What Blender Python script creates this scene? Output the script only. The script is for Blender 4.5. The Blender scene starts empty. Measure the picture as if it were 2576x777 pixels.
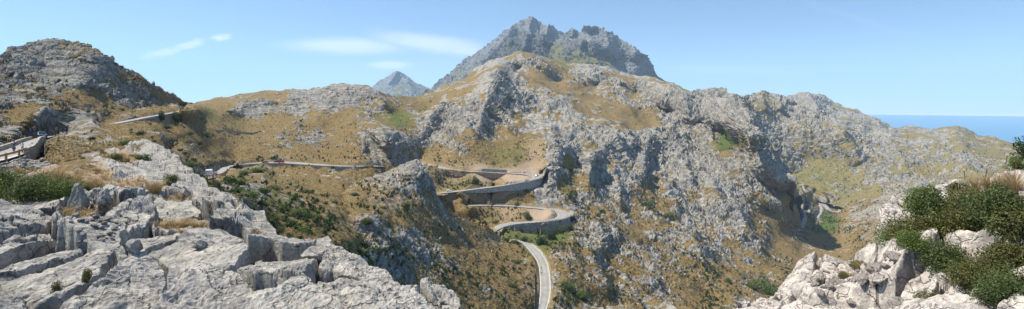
EXPOSURE = 0.75
import bpy, bmesh, math, random, time
import numpy as np
from mathutils import Vector, Matrix
T0 = time.time()
rng = np.random.default_rng(11)
random.seed(5)
scene = bpy.context.scene
COL = scene.collection
FPX, CX, EYE = 1288.0, 1288.0, 262.0        # the view is measured on a plan 2576 x 777
R = math.radians
f32 = np.float32

def P(x, y, D):
    return ((x-CX)/FPX*D, D, (EYE-y)/FPX*D)
def Pz(x, y, z):                              # point at a known height below the eye
    D = z*FPX/(EYE-y)
    return ((x-CX)/FPX*D, D, z)
# --- plan helpers: enlarged views of the plan
def zc(x0, sx, y0, sy):
    return lambda X, Y: (x0+sx*X, y0+sy*Y)
Z1 = zc(0, .1381, 322, .1381); Z2 = zc(496.4, .1209, 389.1, .1209); Z3 = zc(1046.5, .2936, 389.1, .2936)
Z4 = zc(1972.3, .2073, 442.8, .2073); Z5 = zc(268.3, .1382, 268.3, .1382); Z6 = zc(1247.7, .2926, 550, .2926)
R1 = zc(0, .5008, 67.1, .5008); R2 = zc(429.3, .5008, 201.2, .5008); R3 = zc(1006, .4922, 20.1, .4922)
R4 = zc(1006.3, .5173, 375.7, .5173); R5 = zc(1610, .5181, 167.7, .5181); R6 = zc(1932, .5518, 348.8, .5518)
R7 = zc(0, .5173, 375.7, .5173); R8 = zc(563.5, .5173, 375.7, .5173)

# ---------------------------------------------------------------- noise
_M = 4095
_pr = np.random.default_rng(3)
PERM = _pr.permutation(_M+1).astype(np.int32)
_g = _pr.normal(size=(_M+1, 3)); GR = (_g/np.linalg.norm(_g, axis=1)[:, None]).astype(f32)
RN = _pr.random((_M+1, 4)).astype(f32)
def _h(ix, iy, iz):
    return PERM[(ix + PERM[(iy + PERM[iz & _M]) & _M]) & _M]
def perlin(p, seed=0):
    p = (p + f32(seed*17.31)).astype(f32)
    i = np.floor(p).astype(np.int32); f = p - i
    u = f*f*f*(f*(f*6-15)+10)
    res = 0
    for a in (0, 1):
        wx = u[:, 0] if a else 1-u[:, 0]
        for b in (0, 1):
            wy = u[:, 1] if b else 1-u[:, 1]
            for c in (0, 1):
                wz = u[:, 2] if c else 1-u[:, 2]
                g = GR[_h(i[:, 0]+a, i[:, 1]+b, i[:, 2]+c)]
                d = g[:, 0]*(f[:, 0]-a)+g[:, 1]*(f[:, 1]-b)+g[:, 2]*(f[:, 2]-c)
                res = res + d*wx*wy*wz
    return res*1.6
def fbm(p, octaves=4, seed=0, gain=.5):
    s = 0; a = 1.0; t = 0
    for k in range(octaves):
        s = s + a*perlin(p*(2.03**k), seed+k*3); t += a; a *= gain
    return s/t
def worley(p, seed=0, dims=3):
    """F1, F2 and four random numbers of the nearest cell"""
    p = (p + f32(seed*13.7)).astype(f32)
    i = np.floor(p).astype(np.int32)
    n = len(p)
    f1 = np.full(n, 9e9, f32); f2 = np.full(n, 9e9, f32); hid = np.zeros(n, np.int32); off = np.zeros((n, 3), f32)
    for a in (-1, 0, 1):
        for b in (-1, 0, 1):
            for c in ((-1, 0, 1) if dims == 3 else (0,)):
                h = _h(i[:, 0]+a, i[:, 1]+b, i[:, 2]+c)
                r = RN[h]
                dx = i[:, 0]+a+r[:, 0]-p[:, 0]; dy = i[:, 1]+b+r[:, 1]-p[:, 1]
                dz = (i[:, 2]+c+r[:, 2]-p[:, 2]) if dims == 3 else 0
                d = dx*dx+dy*dy+dz*dz
                m = d < f1
                f2 = np.where(m, f1, np.minimum(f2, d))
                f1 = np.where(m, d, f1); hid = np.where(m, h, hid)
                off[m, 0] = dx[m]; off[m, 1] = dy[m]
                if dims == 3: off[m, 2] = dz[m]
    return np.sqrt(f1), np.sqrt(f2), RN[(hid*7+5) & _M], off
def sstep(a, b, x):
    t = np.clip((x-a)/(b-a), 0, 1); return t*t*(3-2*t)

# ---------------------------------------------------------------- fields on the plan
class Field:
    """linear-kernel interpolation of 1/D (planes stay planes)"""
    def __init__(s, pts, smooth=0.0, inv=True, ys=1.6):
        seen = {}
        for p in pts: seen[(round(p[0], 1), round(p[1], 1))] = p
        a = np.array(list(seen.values()), float)
        s.ys = ys; s.inv = inv
        q = np.c_[a[:, 0], a[:, 1]*ys]
        v = 1/a[:, 2:3] if inv else a[:, 2:]
        K = np.linalg.norm(q[:, None]-q[None], axis=2)
        n = len(q)
        A = np.zeros((n+3, n+3)); A[:n, :n] = -K - smooth*np.eye(n)
        A[:n, n] = 1; A[:n, n+1:] = q/1000; A[n, :n] = 1; A[n+1:, :n] = q.T/1000
        b = np.zeros((n+3, v.shape[1])); b[:n] = v
        w = np.linalg.solve(A, b); s.w = w; s.q = q; s.lo = v.min(0)*.6; s.hi = v.max(0)*1.05
        gx = np.arange(-200, 2841, 5.0); gy = np.arange(0, 901, 4.0)
        G = np.array(np.meshgrid(gx, gy)).reshape(2, -1).T*[1, ys]
        out = np.empty((len(G), v.shape[1]))
        for k in range(0, len(G), 20000):
            g = G[k:k+20000]
            D = np.sqrt(((g[:, None]-q[None])**2).sum(2))
            out[k:k+20000] = -D@w[:n] + w[n] + (g/1000)@w[n+1:]
        out = np.clip(out, s.lo, s.hi)
        s.g = out.reshape(len(gy), len(gx), -1)
    def __call__(s, x, y):
        fx = np.clip((x+200)/5.0, 0, s.g.shape[1]-1.001); fy = np.clip(y/4.0, 0, s.g.shape[0]-1.001)
        ix = fx.astype(int); iy = fy.astype(int); u = (fx-ix)[..., None]; v = (fy-iy)[..., None]
        g = s.g
        r = (g[iy, ix]*(1-u)+g[iy, ix+1]*u)*(1-v)+(g[iy+1, ix]*(1-u)+g[iy+1, ix+1]*u)*v
        r = r[..., 0] if r.shape[-1] == 1 else r
        return 1/r if s.inv else r
def idw(pts, x, y, rad=60.0):
    """soft weighted mean of painted values"""
    a = np.array(pts, float); num = 0; den = 1e-9
    for p in a:
        w = 1/(((x-p[0])**2+((y-p[1])*1.5)**2)/rad**2+.15)**2
        num = num + w[..., None]*p[2:]; den = den + w
    return num/den[..., None]
def poly_dist(x, y, pl):
    """distance, side sign (+ right of travel) to a polyline on the plan"""
    best = np.full(x.shape, 1e9); side = np.zeros(x.shape)
    for (x0, y0), (x1, y1) in zip(pl[:-1], pl[1:]):
        dx, dy = x1-x0, y1-y0; L = dx*dx+dy*dy+1e-9
        t = np.clip(((x-x0)*dx+(y-y0)*dy)/L, 0, 1)
        ex = x-(x0+t*dx); ey = y-(y0+t*dy); d = np.hypot(ex, ey)
        m = d < best
        best = np.where(m, d, best); side = np.where(m, np.clip((dx*ey-dy*ex)/(math.sqrt(L)*(d+.5)), -1, 1), side)
    return best, side

# ---------------------------------------------------------------- meshes
def tag(o, label=None, cat=None, group=None, kind=None):
    if label: o['label'] = label
    if cat: o['category'] = cat
    if group: o['group'] = group
    if kind: o['kind'] = kind
    return o
def np_mesh(name, V, F, mats=(), attrs=None, smooth=False, midx=None):
    """F: (n,3) or (n,4)"""
    me = bpy.data.meshes.new(name)
    V = np.asarray(V, f32); F = np.asarray(F, np.int32); k = F.shape[1]
    me.vertices.add(len(V)); me.vertices.foreach_set('co', V.ravel())
    me.loops.add(F.size); me.loops.foreach_set('vertex_index', F.ravel())
    me.polygons.add(len(F))
    me.polygons.foreach_set('loop_start', np.arange(0, F.size, k, dtype=np.int32))
    me.polygons.foreach_set('loop_total', np.full(len(F), k, np.int32))
    if midx is not None: me.polygons.foreach_set('material_index', np.asarray(midx, np.int32))
    for m in mats: me.materials.append(m)
    me.update(calc_edges=True)
    me.polygons.foreach_set('use_smooth', np.full(len(F), smooth))
    for n, a in (attrs or {}).items():
        if a.ndim == 1:
            at = me.attributes.new(n, 'FLOAT', 'POINT'); at.data.foreach_set('value', a.astype(f32))
        else:
            at = me.attributes.new(n, 'FLOAT_COLOR', 'POINT')
            at.data.foreach_set('color', np.c_[a, np.ones(len(a))].astype(f32).ravel())
    return me
def link(name, me, parent=None, loc=None):
    o = bpy.data.objects.new(name, me); COL.objects.link(o)
    if parent: o.parent = parent
    if loc is not None: o.location = loc
    return o
def empty(name, loc=(0, 0, 0), rz=0, **k):
    o = bpy.data.objects.new(name, None); COL.objects.link(o); o.empty_display_size = .3
    o.location = loc; o.rotation_euler = (0, 0, rz)
    tag(o, **k); return o
def grid_faces(nr, nc, keep=None):
    i = np.arange(nr*nc).reshape(nr, nc)
    F = np.stack([i[:-1, :-1], i[1:, :-1], i[1:, 1:], i[:-1, 1:]], -1)
    F = F.reshape(-1, 4)
    return F if keep is None else F[keep.ravel()]
def grid_normals(Q):
    dx = np.gradient(Q, axis=1); dy = np.gradient(Q, axis=0)
    n = np.cross(dy, dx); n /= np.linalg.norm(n, axis=2)[..., None]+1e-9
    toward = (n*Q).sum(2)
    n[toward > 0] *= -1
    return n
def box_smooth(a, k):
    """cheap separable blur"""
    for ax in (0, 1):
        c = np.cumsum(np.pad(a, [(k+1, k) if i == ax else (0, 0) for i in range(a.ndim)], mode='edge'), axis=ax)
        n = a.shape[ax]
        a = (np.take(c, np.arange(2*k+1, 2*k+1+n), axis=ax)-np.take(c, np.arange(0, n), axis=ax))/(2*k+1)
    return a
class MB:
    """collects simple shapes into one mesh"""
    def __init__(s): s.bm = bmesh.new()
    def box(s, c, d, rz=0, rx=0, ry=0, bev=0):
        m = Matrix.Translation(c) @ Matrix.Rotation(rz, 4, 'Z') @ Matrix.Rotation(rx, 4, 'X') @ Matrix.Rotation(ry, 4, 'Y') @ Matrix.Diagonal((d[0], d[1], d[2], 1))
        r = bmesh.ops.create_cube(s.bm, size=1, matrix=m)
        if bev: bmesh.ops.bevel(s.bm, geom=list({e for v in r['verts'] for e in v.link_edges}), offset=bev, segments=2, affect='EDGES')
        return s
    def bar(s, a, b, th, hh):
        a = Vector(a); b = Vector(b); q = (b-a).to_track_quat('X', 'Z').to_matrix().to_4x4()
        bmesh.ops.create_cube(s.bm, size=1, matrix=Matrix.Translation((a+b)/2) @ q @ Matrix.Diagonal(((b-a).length+.02, th, hh, 1))); return s
    def tube(s, a, b, r0, r1=None, n=8):
        a = Vector(a); b = Vector(b); r1 = r0 if r1 is None else r1
        q = (b-a).to_track_quat('Z', 'Y').to_matrix().to_4x4()
        m = Matrix.Translation((a+b)/2) @ q
        bmesh.ops.create_cone(s.bm, cap_ends=True, segments=n, radius1=r0, radius2=r1, depth=(b-a).length, matrix=m)
        return s
    def ball(s, c, r, n=8, sc=(1, 1, 1)):
        bmesh.ops.create_uvsphere(s.bm, u_segments=n*2, v_segments=n, radius=r, matrix=Matrix.Translation(c) @ Matrix.Diagonal((*sc, 1)))
        return s
    def poly(s, pts):
        vs = [s.bm.verts.new(p) for p in pts]; s.bm.faces.new(vs); return s
    def loft(s, rings, cap=True):
        vv = [[s.bm.verts.new(p) for p in r] for r in rings]; n = len(rings[0])
        for a, b in zip(vv[:-1], vv[1:]):
            for i in range(n): s.bm.faces.new((a[i], a[(i+1) % n], b[(i+1) % n], b[i]))
        if cap: s.bm.faces.new(vv[0][::-1]); s.bm.faces.new(vv[-1])
        return s
    def build(s, name, mat, parent=None, smooth=False):
        bmesh.ops.recalc_face_normals(s.bm, faces=s.bm.faces)
        me = bpy.data.meshes.new(name); s.bm.to_mesh(me); s.bm.free(); me.materials.append(mat)
        if smooth:
            for p in me.polygons: p.use_smooth = True
        return link(name, me, parent)
# ---------------------------------------------------------------- materials
def new_mat(name):
    m = bpy.data.materials.new(name); m.use_nodes = True
    nt = m.node_tree; nt.nodes.clear()
    return m, nt
class NT:
    def __init__(s, nt): s.nt = nt; s.co = None
    def n(s, t, **k):
        x = s.nt.nodes.new(t)
        for a, b in k.items(): setattr(x, a, b)
        return x
    def L(s, a, b): s.nt.links.new(a, b)
    def inp(s, sock, v):
        if isinstance(v, bpy.types.NodeSocket): s.L(v, sock)
        else: sock.default_value = v
    def coord(s, which='Object'):
        return s.n('ShaderNodeTexCoord').outputs[which]
    def noise(s, sc, det=4, rough=.55, vec=None, out='Fac', dist=0):
        x = s.n('ShaderNodeTexNoise'); x.inputs['Scale'].default_value = sc; x.inputs['Detail'].default_value = det
        x.inputs['Roughness'].default_value = rough; x.inputs['Distortion'].default_value = dist
        if s.co is None: s.co = s.coord()
        s.L(vec or s.co, x.inputs['Vector']); return x.outputs[out]
    def vor(s, sc, feat='F1', out='Distance', vec=None, rand=1):
        x = s.n('ShaderNodeTexVoronoi', feature=feat); x.inputs['Scale'].default_value = sc; x.inputs['Randomness'].default_value = rand
        if s.co is None: s.co = s.coord()
        s.L(vec or s.co, x.inputs['Vector']); return x.outputs[out]
    def math(s, op, a, b=0, c=0, clamp=False):
        x = s.n('ShaderNodeMath', operation=op, use_clamp=clamp)
        s.inp(x.inputs[0], a); s.inp(x.inputs[1], b); s.inp(x.inputs[2], c); return x.outputs[0]
    def ramp(s, v, a, b, lo=0.0, hi=1.0):
        x = s.n('ShaderNodeMapRange', interpolation_type='SMOOTHSTEP')
        s.inp(x.inputs['Value'], v); x.inputs['From Min'].default_value = a; x.inputs['From Max'].default_value = b
        x.inputs['To Min'].default_value = lo; x.inputs['To Max'].default_value = hi; return x.outputs['Result']
    def mix(s, f, a, b, mode='MIX'):
        x = s.n('ShaderNodeMix', data_type='RGBA', blend_type=mode)
        s.inp(x.inputs[0], f)
        for k, v in ((6, a), (7, b)):
            if isinstance(v, tuple): x.inputs[k].default_value = (*v, 1)
            else: s.L(v, x.inputs[k])
        return x.outputs[2]
    def attr(s, name, out='Fac'):
        return s.n('ShaderNodeAttribute', attribute_name=name).outputs[out]
    def bump(s, h, strength=.5, dist=.1, nrm=None):
        x = s.n('ShaderNodeBump'); x.inputs['Strength'].default_value = strength; x.inputs['Distance'].default_value = dist
        s.L(h, x.inputs['Height'])
        if nrm: s.L(nrm, x.inputs['Normal'])
        return x.outputs[0]
    def out(s, col, rough=.9, nrm=None, metal=0, spec=.3, trans=None, coat=0):
        b = s.n('ShaderNodeBsdfPrincipled'); o = s.n('ShaderNodeOutputMaterial')
        if isinstance(col, tuple): b.inputs['Base Color'].default_value = (*col, 1)
        else: s.L(col, b.inputs['Base Color'])
        s.inp(b.inputs['Roughness'], rough); b.inputs['Metallic'].default_value = metal
        b.inputs['Specular IOR Level'].default_value = spec; b.inputs['Coat Weight'].default_value = coat
        if nrm: s.L(nrm, b.inputs['Normal'])
        s.L(b.outputs[0], o.inputs[0]); return b
def simple(name, col, rough=.6, var=.12, sc=3.0, metal=0, spec=.4, coat=0, bump=0):
    m, nt = new_mat(name); t = NT(nt)
    a = tuple(c*(1-var) for c in col); b = tuple(min(1, c*(1+var)) for c in col)
    nz = t.noise(sc, 5, .6)
    t.out(t.mix(nz, a, b), rough, t.bump(nz, .4, bump) if bump else None, metal, spec, coat=coat)
    return m
def terrain_mat(name, dry=(.238, .156, .067), tint=1.0, far=1.0, fine=1.0, cool=0):
    m, nt = new_mat(name); t = NT(nt)
    big = t.noise(.018/far, 4, .6); mid = t.noise(.11/far, 5, .65); sm = t.noise(.9*fine/far, 5, .7); tiny = t.noise(5*fine/far, 3, .7)
    rk = t.attr('rock')
    # rock
    frk = t.noise(.22/far, 8, .75)
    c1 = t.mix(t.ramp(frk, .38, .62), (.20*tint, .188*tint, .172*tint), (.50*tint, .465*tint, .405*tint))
    c1 = t.mix(t.ramp(mid, .45, .7, 0, .5), c1, (.52*tint, .48*tint, .42*tint))
    c1 = t.mix(t.ramp(big, .45, .72, 0, .4), c1, (.24*tint, .23*tint, .215*tint))
    st = t.noise(.05/far, 4, .7, out='Fac')
    c1 = t.mix(t.ramp(st, .58, .74, 0, .4), c1, (.40, .25, .14))
    wv = t.n('ShaderNodeTexWave', bands_direction='Z'); wv.inputs['Scale'].default_value = .075; wv.inputs['Distortion'].default_value = 11; wv.inputs['Detail'].default_value = 5; wv.inputs['Detail Scale'].default_value = .35; wv.inputs['Detail Roughness'].default_value = .7; t.L(t.co, wv.inputs['Vector'])
    bed = t.math('MULTIPLY', t.ramp(wv.outputs['Fac'], .42, .12), t.math('MULTIPLY', t.attr('strata'), t.ramp(mid, .38, .6)))
    c1 = t.mix(t.math('MULTIPLY', bed, .75), c1, (.12*tint, .115*tint, .105*tint))
    if cool: c1 = t.mix(1.0, c1, (.86, .96, 1.14), 'MULTIPLY')  # blue of distant haze put into the mountain rock colour
    # grass and scrub
    g = t.mix(t.ramp(sm, .3, .7), tuple(c*.55 for c in dry), tuple(c*1.15 for c in dry))
    g = t.mix(t.ramp(mid, .4, .68, 0, .6), g, (dry[0]*.85, dry[1]*1.05, dry[2]*1.0))
    g = t.mix(t.ramp(t.noise(.5/far, 8, .8), .47, .62, 0, .85), g, (.085, .078, .032))
    gm = t.math('ADD', t.attr('green'), t.math('MULTIPLY', t.math('SUBTRACT', t.noise(.4*fine/far, 5, .75), .5), 1.6))
    c1 = t.mix(t.ramp(t.noise(.45/far, 8, .8), .53, .63, 0, .85), c1, (.07, .072, .034))
    g = t.mix(t.ramp(gm, .35, .75), g, t.mix(tiny, (.035, .052, .014), (.12, .15, .035)))
    g = t.mix(t.attr('soil'), g, t.mix(sm, (.27, .20, .135), (.42, .325, .235)))
    f = t.math('ADD', rk, t.math('MULTIPLY', t.math('SUBTRACT', t.noise(.16*fine/far, 8, .78), .5), 1.6))
    f = t.ramp(f, .42, .60)
    col = t.mix(f, g, c1)
    h = t.math('ADD', t.math('MULTIPLY', frk, 1.0), t.math('MULTIPLY', sm, .3))
    t.out(col, .95, t.bump(h, .9, 1.6*far/fine), spec=.15)
    return m
def limestone_mat(name, tint=1.0, warm=1.0, sc=1.0):
    m, nt = new_mat(name); t = NT(nt)
    big = t.noise(.45*sc, 5, .6); mid = t.noise(2.2*sc, 6, .65); fine = t.noise(14*sc, 5, .7); lich = t.noise(5*sc, 4, .8, dist=.6)
    c = t.mix(t.ramp(mid, .36, .66), (.21*tint*warm, .20*tint, .185*tint), (.43*tint*warm, .40*tint, .35*tint))
    c = t.mix(t.ramp(big, .42, .7, 0, .6), c, (.37*tint*warm, .35*tint, .325*tint))
    c = t.mix(t.ramp(lich, .6, .78, 0, .55), c, (.19*tint, .19*tint, .19*tint))
    c = t.mix(t.ramp(lich, .30, .18, 0, .5), c, (.62*tint, .60*tint, .55*tint))
    c = t.mix(t.ramp(t.noise(.9*sc, 4, .7), .64, .8, 0, .35), c, (.42, .29, .19))
    crk = t.n('ShaderNodeTexVoronoi', feature='DISTANCE_TO_EDGE'); crk.inputs['Scale'].default_value = 1.3*sc
    w = t.n('ShaderNodeVectorMath', operation='ADD')
    nz = t.n('ShaderNodeTexNoise'); nz.inputs['Scale'].default_value = 1.7*sc; nz.inputs['Detail'].default_value = 4; t.L(t.co, nz.inputs['Vector'])
    t.L(t.co, w.inputs[0]); t.L(nz.outputs['Color'], w.inputs[1]); t.L(w.outputs[0], crk.inputs['Vector'])
    cr = t.ramp(crk.outputs['Distance'], 0, .03)
    c = t.mix(1.0, c, t.mix(t.ramp(fine, .3, .68), (.66, .66, .66), (1.15, 1.15, 1.15)), 'MULTIPLY')
    c = t.mix(t.math('MULTIPLY', t.math('SUBTRACT', 1, cr), .55), c, (.07, .065, .055))
    soil = t.attr('soil')
    c = t.mix(soil, c, t.mix(fine, (.16, .11, .07), (.36, .25, .16)))
    h = t.math('ADD', t.math('MULTIPLY', mid, .7), t.math('ADD', t.math('MULTIPLY', fine, .28), t.math('MULTIPLY', cr, .22)))
    t.out(c, .93, t.bump(h, 1.0, .12/sc), spec=.2)
    return m
def stone_wall_mat(name, sc=2.0, base=(.33, .31, .285)):
    m, nt = new_mat(name); t = NT(nt)
    mp = t.n('ShaderNodeMapping'); mp.inputs['Scale'].default_value = (1, 1, 1.7); t.co = t.coord(); t.L(t.co, mp.inputs[0])
    e = t.n('ShaderNodeTexVoronoi', feature='DISTANCE_TO_EDGE'); e.inputs['Scale'].default_value = sc; t.L(mp.outputs[0], e.inputs['Vector'])
    v = t.n('ShaderNodeTexVoronoi'); v.inputs['Scale'].default_value = sc; t.L(mp.outputs[0], v.inputs['Vector'])
    sep = t.n('ShaderNodeSeparateColor'); t.L(v.outputs['Color'], sep.inputs[0])
    c = t.mix(sep.outputs[0], tuple(b*.62 for b in base), tuple(b*1.25 for b in base))
    c = t.mix(t.ramp(t.noise(.4, 4), .45, .7, 0, .5), c, tuple(b*.7 for b in base))
    j = t.ramp(e.outputs['Distance'], .01, .07)
    c = t.mix(j, (.10, .09, .08), c)
    t.out(c, .95, t.bump(j, .9, .08), spec=.15)
    return m
def leaf_mat(name, a, b, rough=.55):
    m, nt = new_mat(name); t = NT(nt)
    c = t.mix(t.attr('tone'), a, b)
    c = t.mix(t.ramp(t.noise(1.2, 4), .3, .7, 0, .5), c, tuple(x*.6 for x in a))
    bs = t.n('ShaderNodeBsdfPrincipled'); bs.inputs['Roughness'].default_value = rough; bs.inputs['Specular IOR Level'].default_value = .3
    t.L(c, bs.inputs['Base Color'])
    tr = t.n('ShaderNodeBsdfTranslucent'); t.L(c, tr.inputs[0])
    mx = t.n('ShaderNodeMixShader'); mx.inputs[0].default_value = .3
    t.L(bs.outputs[0], mx.inputs[1]); t.L(tr.outputs[0], mx.inputs[2])
    o = t.n('ShaderNodeOutputMaterial'); t.L(mx.outputs[0], o.inputs[0])
    return m
def road_mat():
    m, nt = new_mat('asphalt'); t = NT(nt)
    a = t.noise(.25, 4, .6); b = t.noise(6, 5, .7)
    c = t.mix(t.ramp(a, .3, .7), (.235, .225, .205), (.31, .298, .275))
    c = t.mix(t.ramp(b, .4, .7, 0, .35), c, (.17, .165, .155))
    tr = t.attr('track')
    c = t.mix(t.math('MULTIPLY', tr, .4), c, (.15, .145, .14))
    t.out(c, .85, t.bump(b, .3, .01), spec=.25)
    return m
MT = dict(
    hill=terrain_mat("hillside_ground", tint=.70),
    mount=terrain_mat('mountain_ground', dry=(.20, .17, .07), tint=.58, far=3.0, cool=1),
    mount_d=terrain_mat('mountain_spur_ground', dry=(.19, .17, .07), tint=.36, far=3.0, cool=1),  # darker copy of the mountain ground: thinner haze put into its colour
    right=terrain_mat('right_hill_ground', dry=(.25, .19, .085), far=1.6, tint=.68),
    lime=limestone_mat('limestone', .97), lime_r=limestone_mat('pale_limestone', 1.28, 1.05, 1.4),
    lime_d=limestone_mat('grey_limestone', .95, 1.0, 1.0),
    wall=stone_wall_mat('rubble_wall', 1.1, (.40, .375, .335)), wall_f=stone_wall_mat('coarse_rubble_wall', .8, (.36, .34, .31)), coping=stone_wall_mat('parapet_stone', 2.6, (.42, .375, .31)),
    road=road_mat(), paint=simple('road_paint', (.62, .60, .54), .7),
    leaf=leaf_mat('leaf_bright', (.05, .085, .016), (.19, .24, .05)),
    leaf_d=leaf_mat('leaf_dark', (.018, .040, .012), (.065, .105, .026)),
    leaf_m=leaf_mat('leaf_middle', (.045, .068, .018), (.145, .18, .05)),
    leaf_o=leaf_mat('leaf_olive', (.06, .065, .018), (.17, .17, .045)),
    straw=leaf_mat('dry_straw', (.22, .155, .07), (.54, .40, .21), .8),
    straw_g=leaf_mat('olive_straw', (.09, .085, .03), (.27, .22, .09), .8),
    bark=simple('bark', (.16, .12, .09), .9, .35, 12, bump=.02),
    twig=simple('dry_twig', (.24, .20, .165), .9, .3, 12),
    wood=simple('rail_wood', (.36, .21, .10), .8, .3, 6), metal=simple('galvanised_steel', (.42, .43, .44), .45, .12, 5, metal=.7),
    skin=simple('skin', (.52, .31, .21), .55, .08), skin_t=simple('tanned_skin', (.40, .22, .14), .55, .08), hair=simple('dark_hair', (.03, .02, .015), .7), lip=simple('lip', (.38, .13, .11), .5),
    blue=simple('blue_cotton', (.03, .075, .16), .9), navy=simple('navy_cotton', (.015, .022, .07), .9), white=simple('white_cotton', (.68, .70, .74), .9),
    red=simple('red_cotton', (.50, .055, .06), .9), yellow=simple('yellow_cotton', (.60, .50, .08), .9), pink=simple('pink_cotton', (.70, .45, .45), .9), black=simple('black_cotton', (.02, .02, .022), .9), khaki=simple('khaki_cotton', (.27, .21, .13), .9), shoe=simple('shoe_leather', (.10, .055, .04), .6),
    tyre=simple('tyre_rubber', (.02, .02, .02), .9), rim=simple('wheel_rim', (.45, .46, .47), .35, metal=.8), glass=simple('car_glass', (.015, .02, .025), .08, spec=.8),
    p_blue=simple('dark_blue_paint', (.012, .03, .07), .4, coat=.3), p_white=simple('white_paint', (.75, .76, .76), .35, .03, coat=.8), p_red=simple('red_paint', (.48, .012, .02), .3, coat=1), p_black=simple('black_paint', (.012, .014, .02), .3, coat=1), p_silver=simple('silver_paint', (.42, .45, .48), .3, metal=.5, coat=1),
    trim=simple('black_trim', (.02, .02, .02), .6), lamp=simple('lamp_lens', (.70, .72, .74), .15, spec=.8), tail=simple('tail_lens', (.35, .01, .01), .25), plate=simple('number_plate', (.65, .65, .62), .5),
    decal_y=simple('yellow_decal', (.62, .60, .05), .5), decal_g=simple('green_decal', (.10, .30, .05), .5), decal_b=simple('blue_decal', (.03, .07, .22), .5), sign_b=simple('blue_sign', (.03, .12, .38), .5),
    pebble=limestone_mat('pebble_stone', 1.05, 1.03, 2.0), rubble=limestone_mat('rubble_stone', .85, .98, 1.2), soil=simple('red_soil', (.30, .215, .15), .95, .3, 3, bump=.03),
)
# ---------------------------------------------------------------- roads: near and far edges on the plan, height below the eye
def zs(pts, z0, z1=None):
    """give an edge its heights, evenly along its length"""
    if z1 is None: return [(x, y, z0) for x, y in pts]
    L = [0]
    for a, b in zip(pts[:-1], pts[1:]): L.append(L[-1]+math.hypot(b[0]-a[0], b[1]-a[1]))
    return [(x, y, z0+(z1-z0)*l/L[-1]) for (x, y), l in zip(pts, L)]
def resample3(pl, n, smooth=True):
    p = np.array([Pz(*q) for q in pl]); d = np.r_[0, np.cumsum(np.linalg.norm(np.diff(p, axis=0), axis=1))]
    s = np.linspace(0, d[-1], n); q = np.c_[[np.interp(s, d, p[:, k]) for k in range(3)]].T
    if smooth:
        for _ in range(max(1, n//30)):
            q[1:-1] = (q[:-2]+2*q[1:-1]+q[2:])/4
    return q
ROADS = {}
ROADS['A'] = dict(N=[(-60, 424, -6.2), (-20, 412, -6.2), (0, 407.6, -6.2), (34.5, 399.3, -6.2), (73, 384, -6.2), (84, 373, -6.5), (89.5, 363, -6.9), (97, 354.5, -7.6), (118, 347.5, -8.8), (140, 342.5, -9.6), (170, 338, -10)],
    F=[(-180, 430, -6.2), (-110, 414, -6.2), (-50, 396, -6.2), (0, 381.4, -6.2), (37, 366, -6.5), (59, 355, -7.0), (80, 348.7, -7.8), (97, 345, -8.8), (117, 341.5, -9.6), (150, 337, -10)], n=50)
_b = [Z5(-40, 345), Z5(0, 340), Z5(250, 290), Z5(400, 262), Z5(640, 212), Z5(760, 188), Z5(920, 162), Z5(1110, 127), Z5(1240, 98), (452, 280), (472, 277.3), (492, 275)]
_bc = np.array([Pz(x, y, z) for x, y, z in zs(_b, -7.6, -4.4)]); _bt = np.gradient(_bc[:, :2], axis=0); _bt /= np.linalg.norm(_bt, axis=1)[:, None]
def _bk(sg):
    q = _bc.copy(); q[:, :2] += sg*1.7*np.c_[_bt[:, 1], -_bt[:, 0]]; return [(CX+a/b*FPX, EYE-c/b*FPX, c) for a, b, c in q]
ROADS['B'] = dict(N=_bk(1), F=_bk(-1), n=60)
ROADS['C'] = dict(N=[(505, 457, -17.5), (521.8, 451.3, -18.5), (537.5, 448.3, -19.5), (552, 445.3, -21), (562.9, 440.5, -23), (570, 433.8, -27), (573, 427, -31), (578, 420.5, -36), (599, 415.6, -39), (629, 413.3, -40.8), (659.6, 411.5, -41), (692, 410.6, -41.3), (726, 411.8, -41.8), (764.8, 415, -42.5), (800, 417, -43), (855, 419.8, -43.8), (905, 419.8, -44.5), (940, 418.8, -45), (965, 418.8, -45.5)],
    F=[(495, 442, -17.5), (512, 436, -19.5), (528, 430, -23), (540, 424.5, -27), (550, 418.7, -31), (562, 415.9, -35), (576, 413.6, -38), (599, 411.7, -39.6), (629, 410, -41), (659.6, 408.4, -41.2), (692, 406.6, -41.5), (726, 407.9, -42), (764.8, 410.9, -42.5), (800, 413.4, -43), (855, 417, -43.8), (905, 417, -44.5), (940, 416.2, -45), (965, 416.2, -45.5)], n=90)
_du = [Z3(40, 60), Z3(90, 78), Z3(200, 100), Z3(300, 124), Z3(420, 138), Z3(560, 146), Z3(780, 155), Z3(980, 162), Z3(1050, 165), Z3(1080, 174), Z3(1088, 186), Z3(1080, 197), Z3(1055, 208), Z3(960, 232), Z3(800, 260), Z3(640, 284), Z3(500, 300), Z3(380, 317), Z3(250, 328), Z3(200, 334)]
_dl = [Z3(40, 82), Z3(95, 98), Z3(250, 124), Z3(400, 141), Z3(560, 154), Z3(780, 167), Z3(880, 173), Z3(950, 179), Z3(985, 186), Z3(1000, 195), Z3(995, 204), Z3(960, 215), Z3(850, 239), Z3(740, 258), Z3(600, 276), Z3(500, 289), Z3(380, 305), Z3(250, 317), Z3(200, 322)]
ROADS['D'] = dict(N=zs(_du, -55, -70.5), F=zs(_dl, -55, -70.5), n=110)
_eu = [Z3(440, 432), Z3(480, 431), Z3(600, 430), Z3(760, 433), Z3(900, 439), Z3(1060, 451), Z3(1180, 462), Z3(1270, 480), Z3(1315, 500), Z3(1326, 520), Z3(1310, 540), Z3(1240, 560), Z3(1100, 578), Z3(900, 592), Z3(800, 606), Z3(730, 628), Z3(690, 650)]
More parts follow.
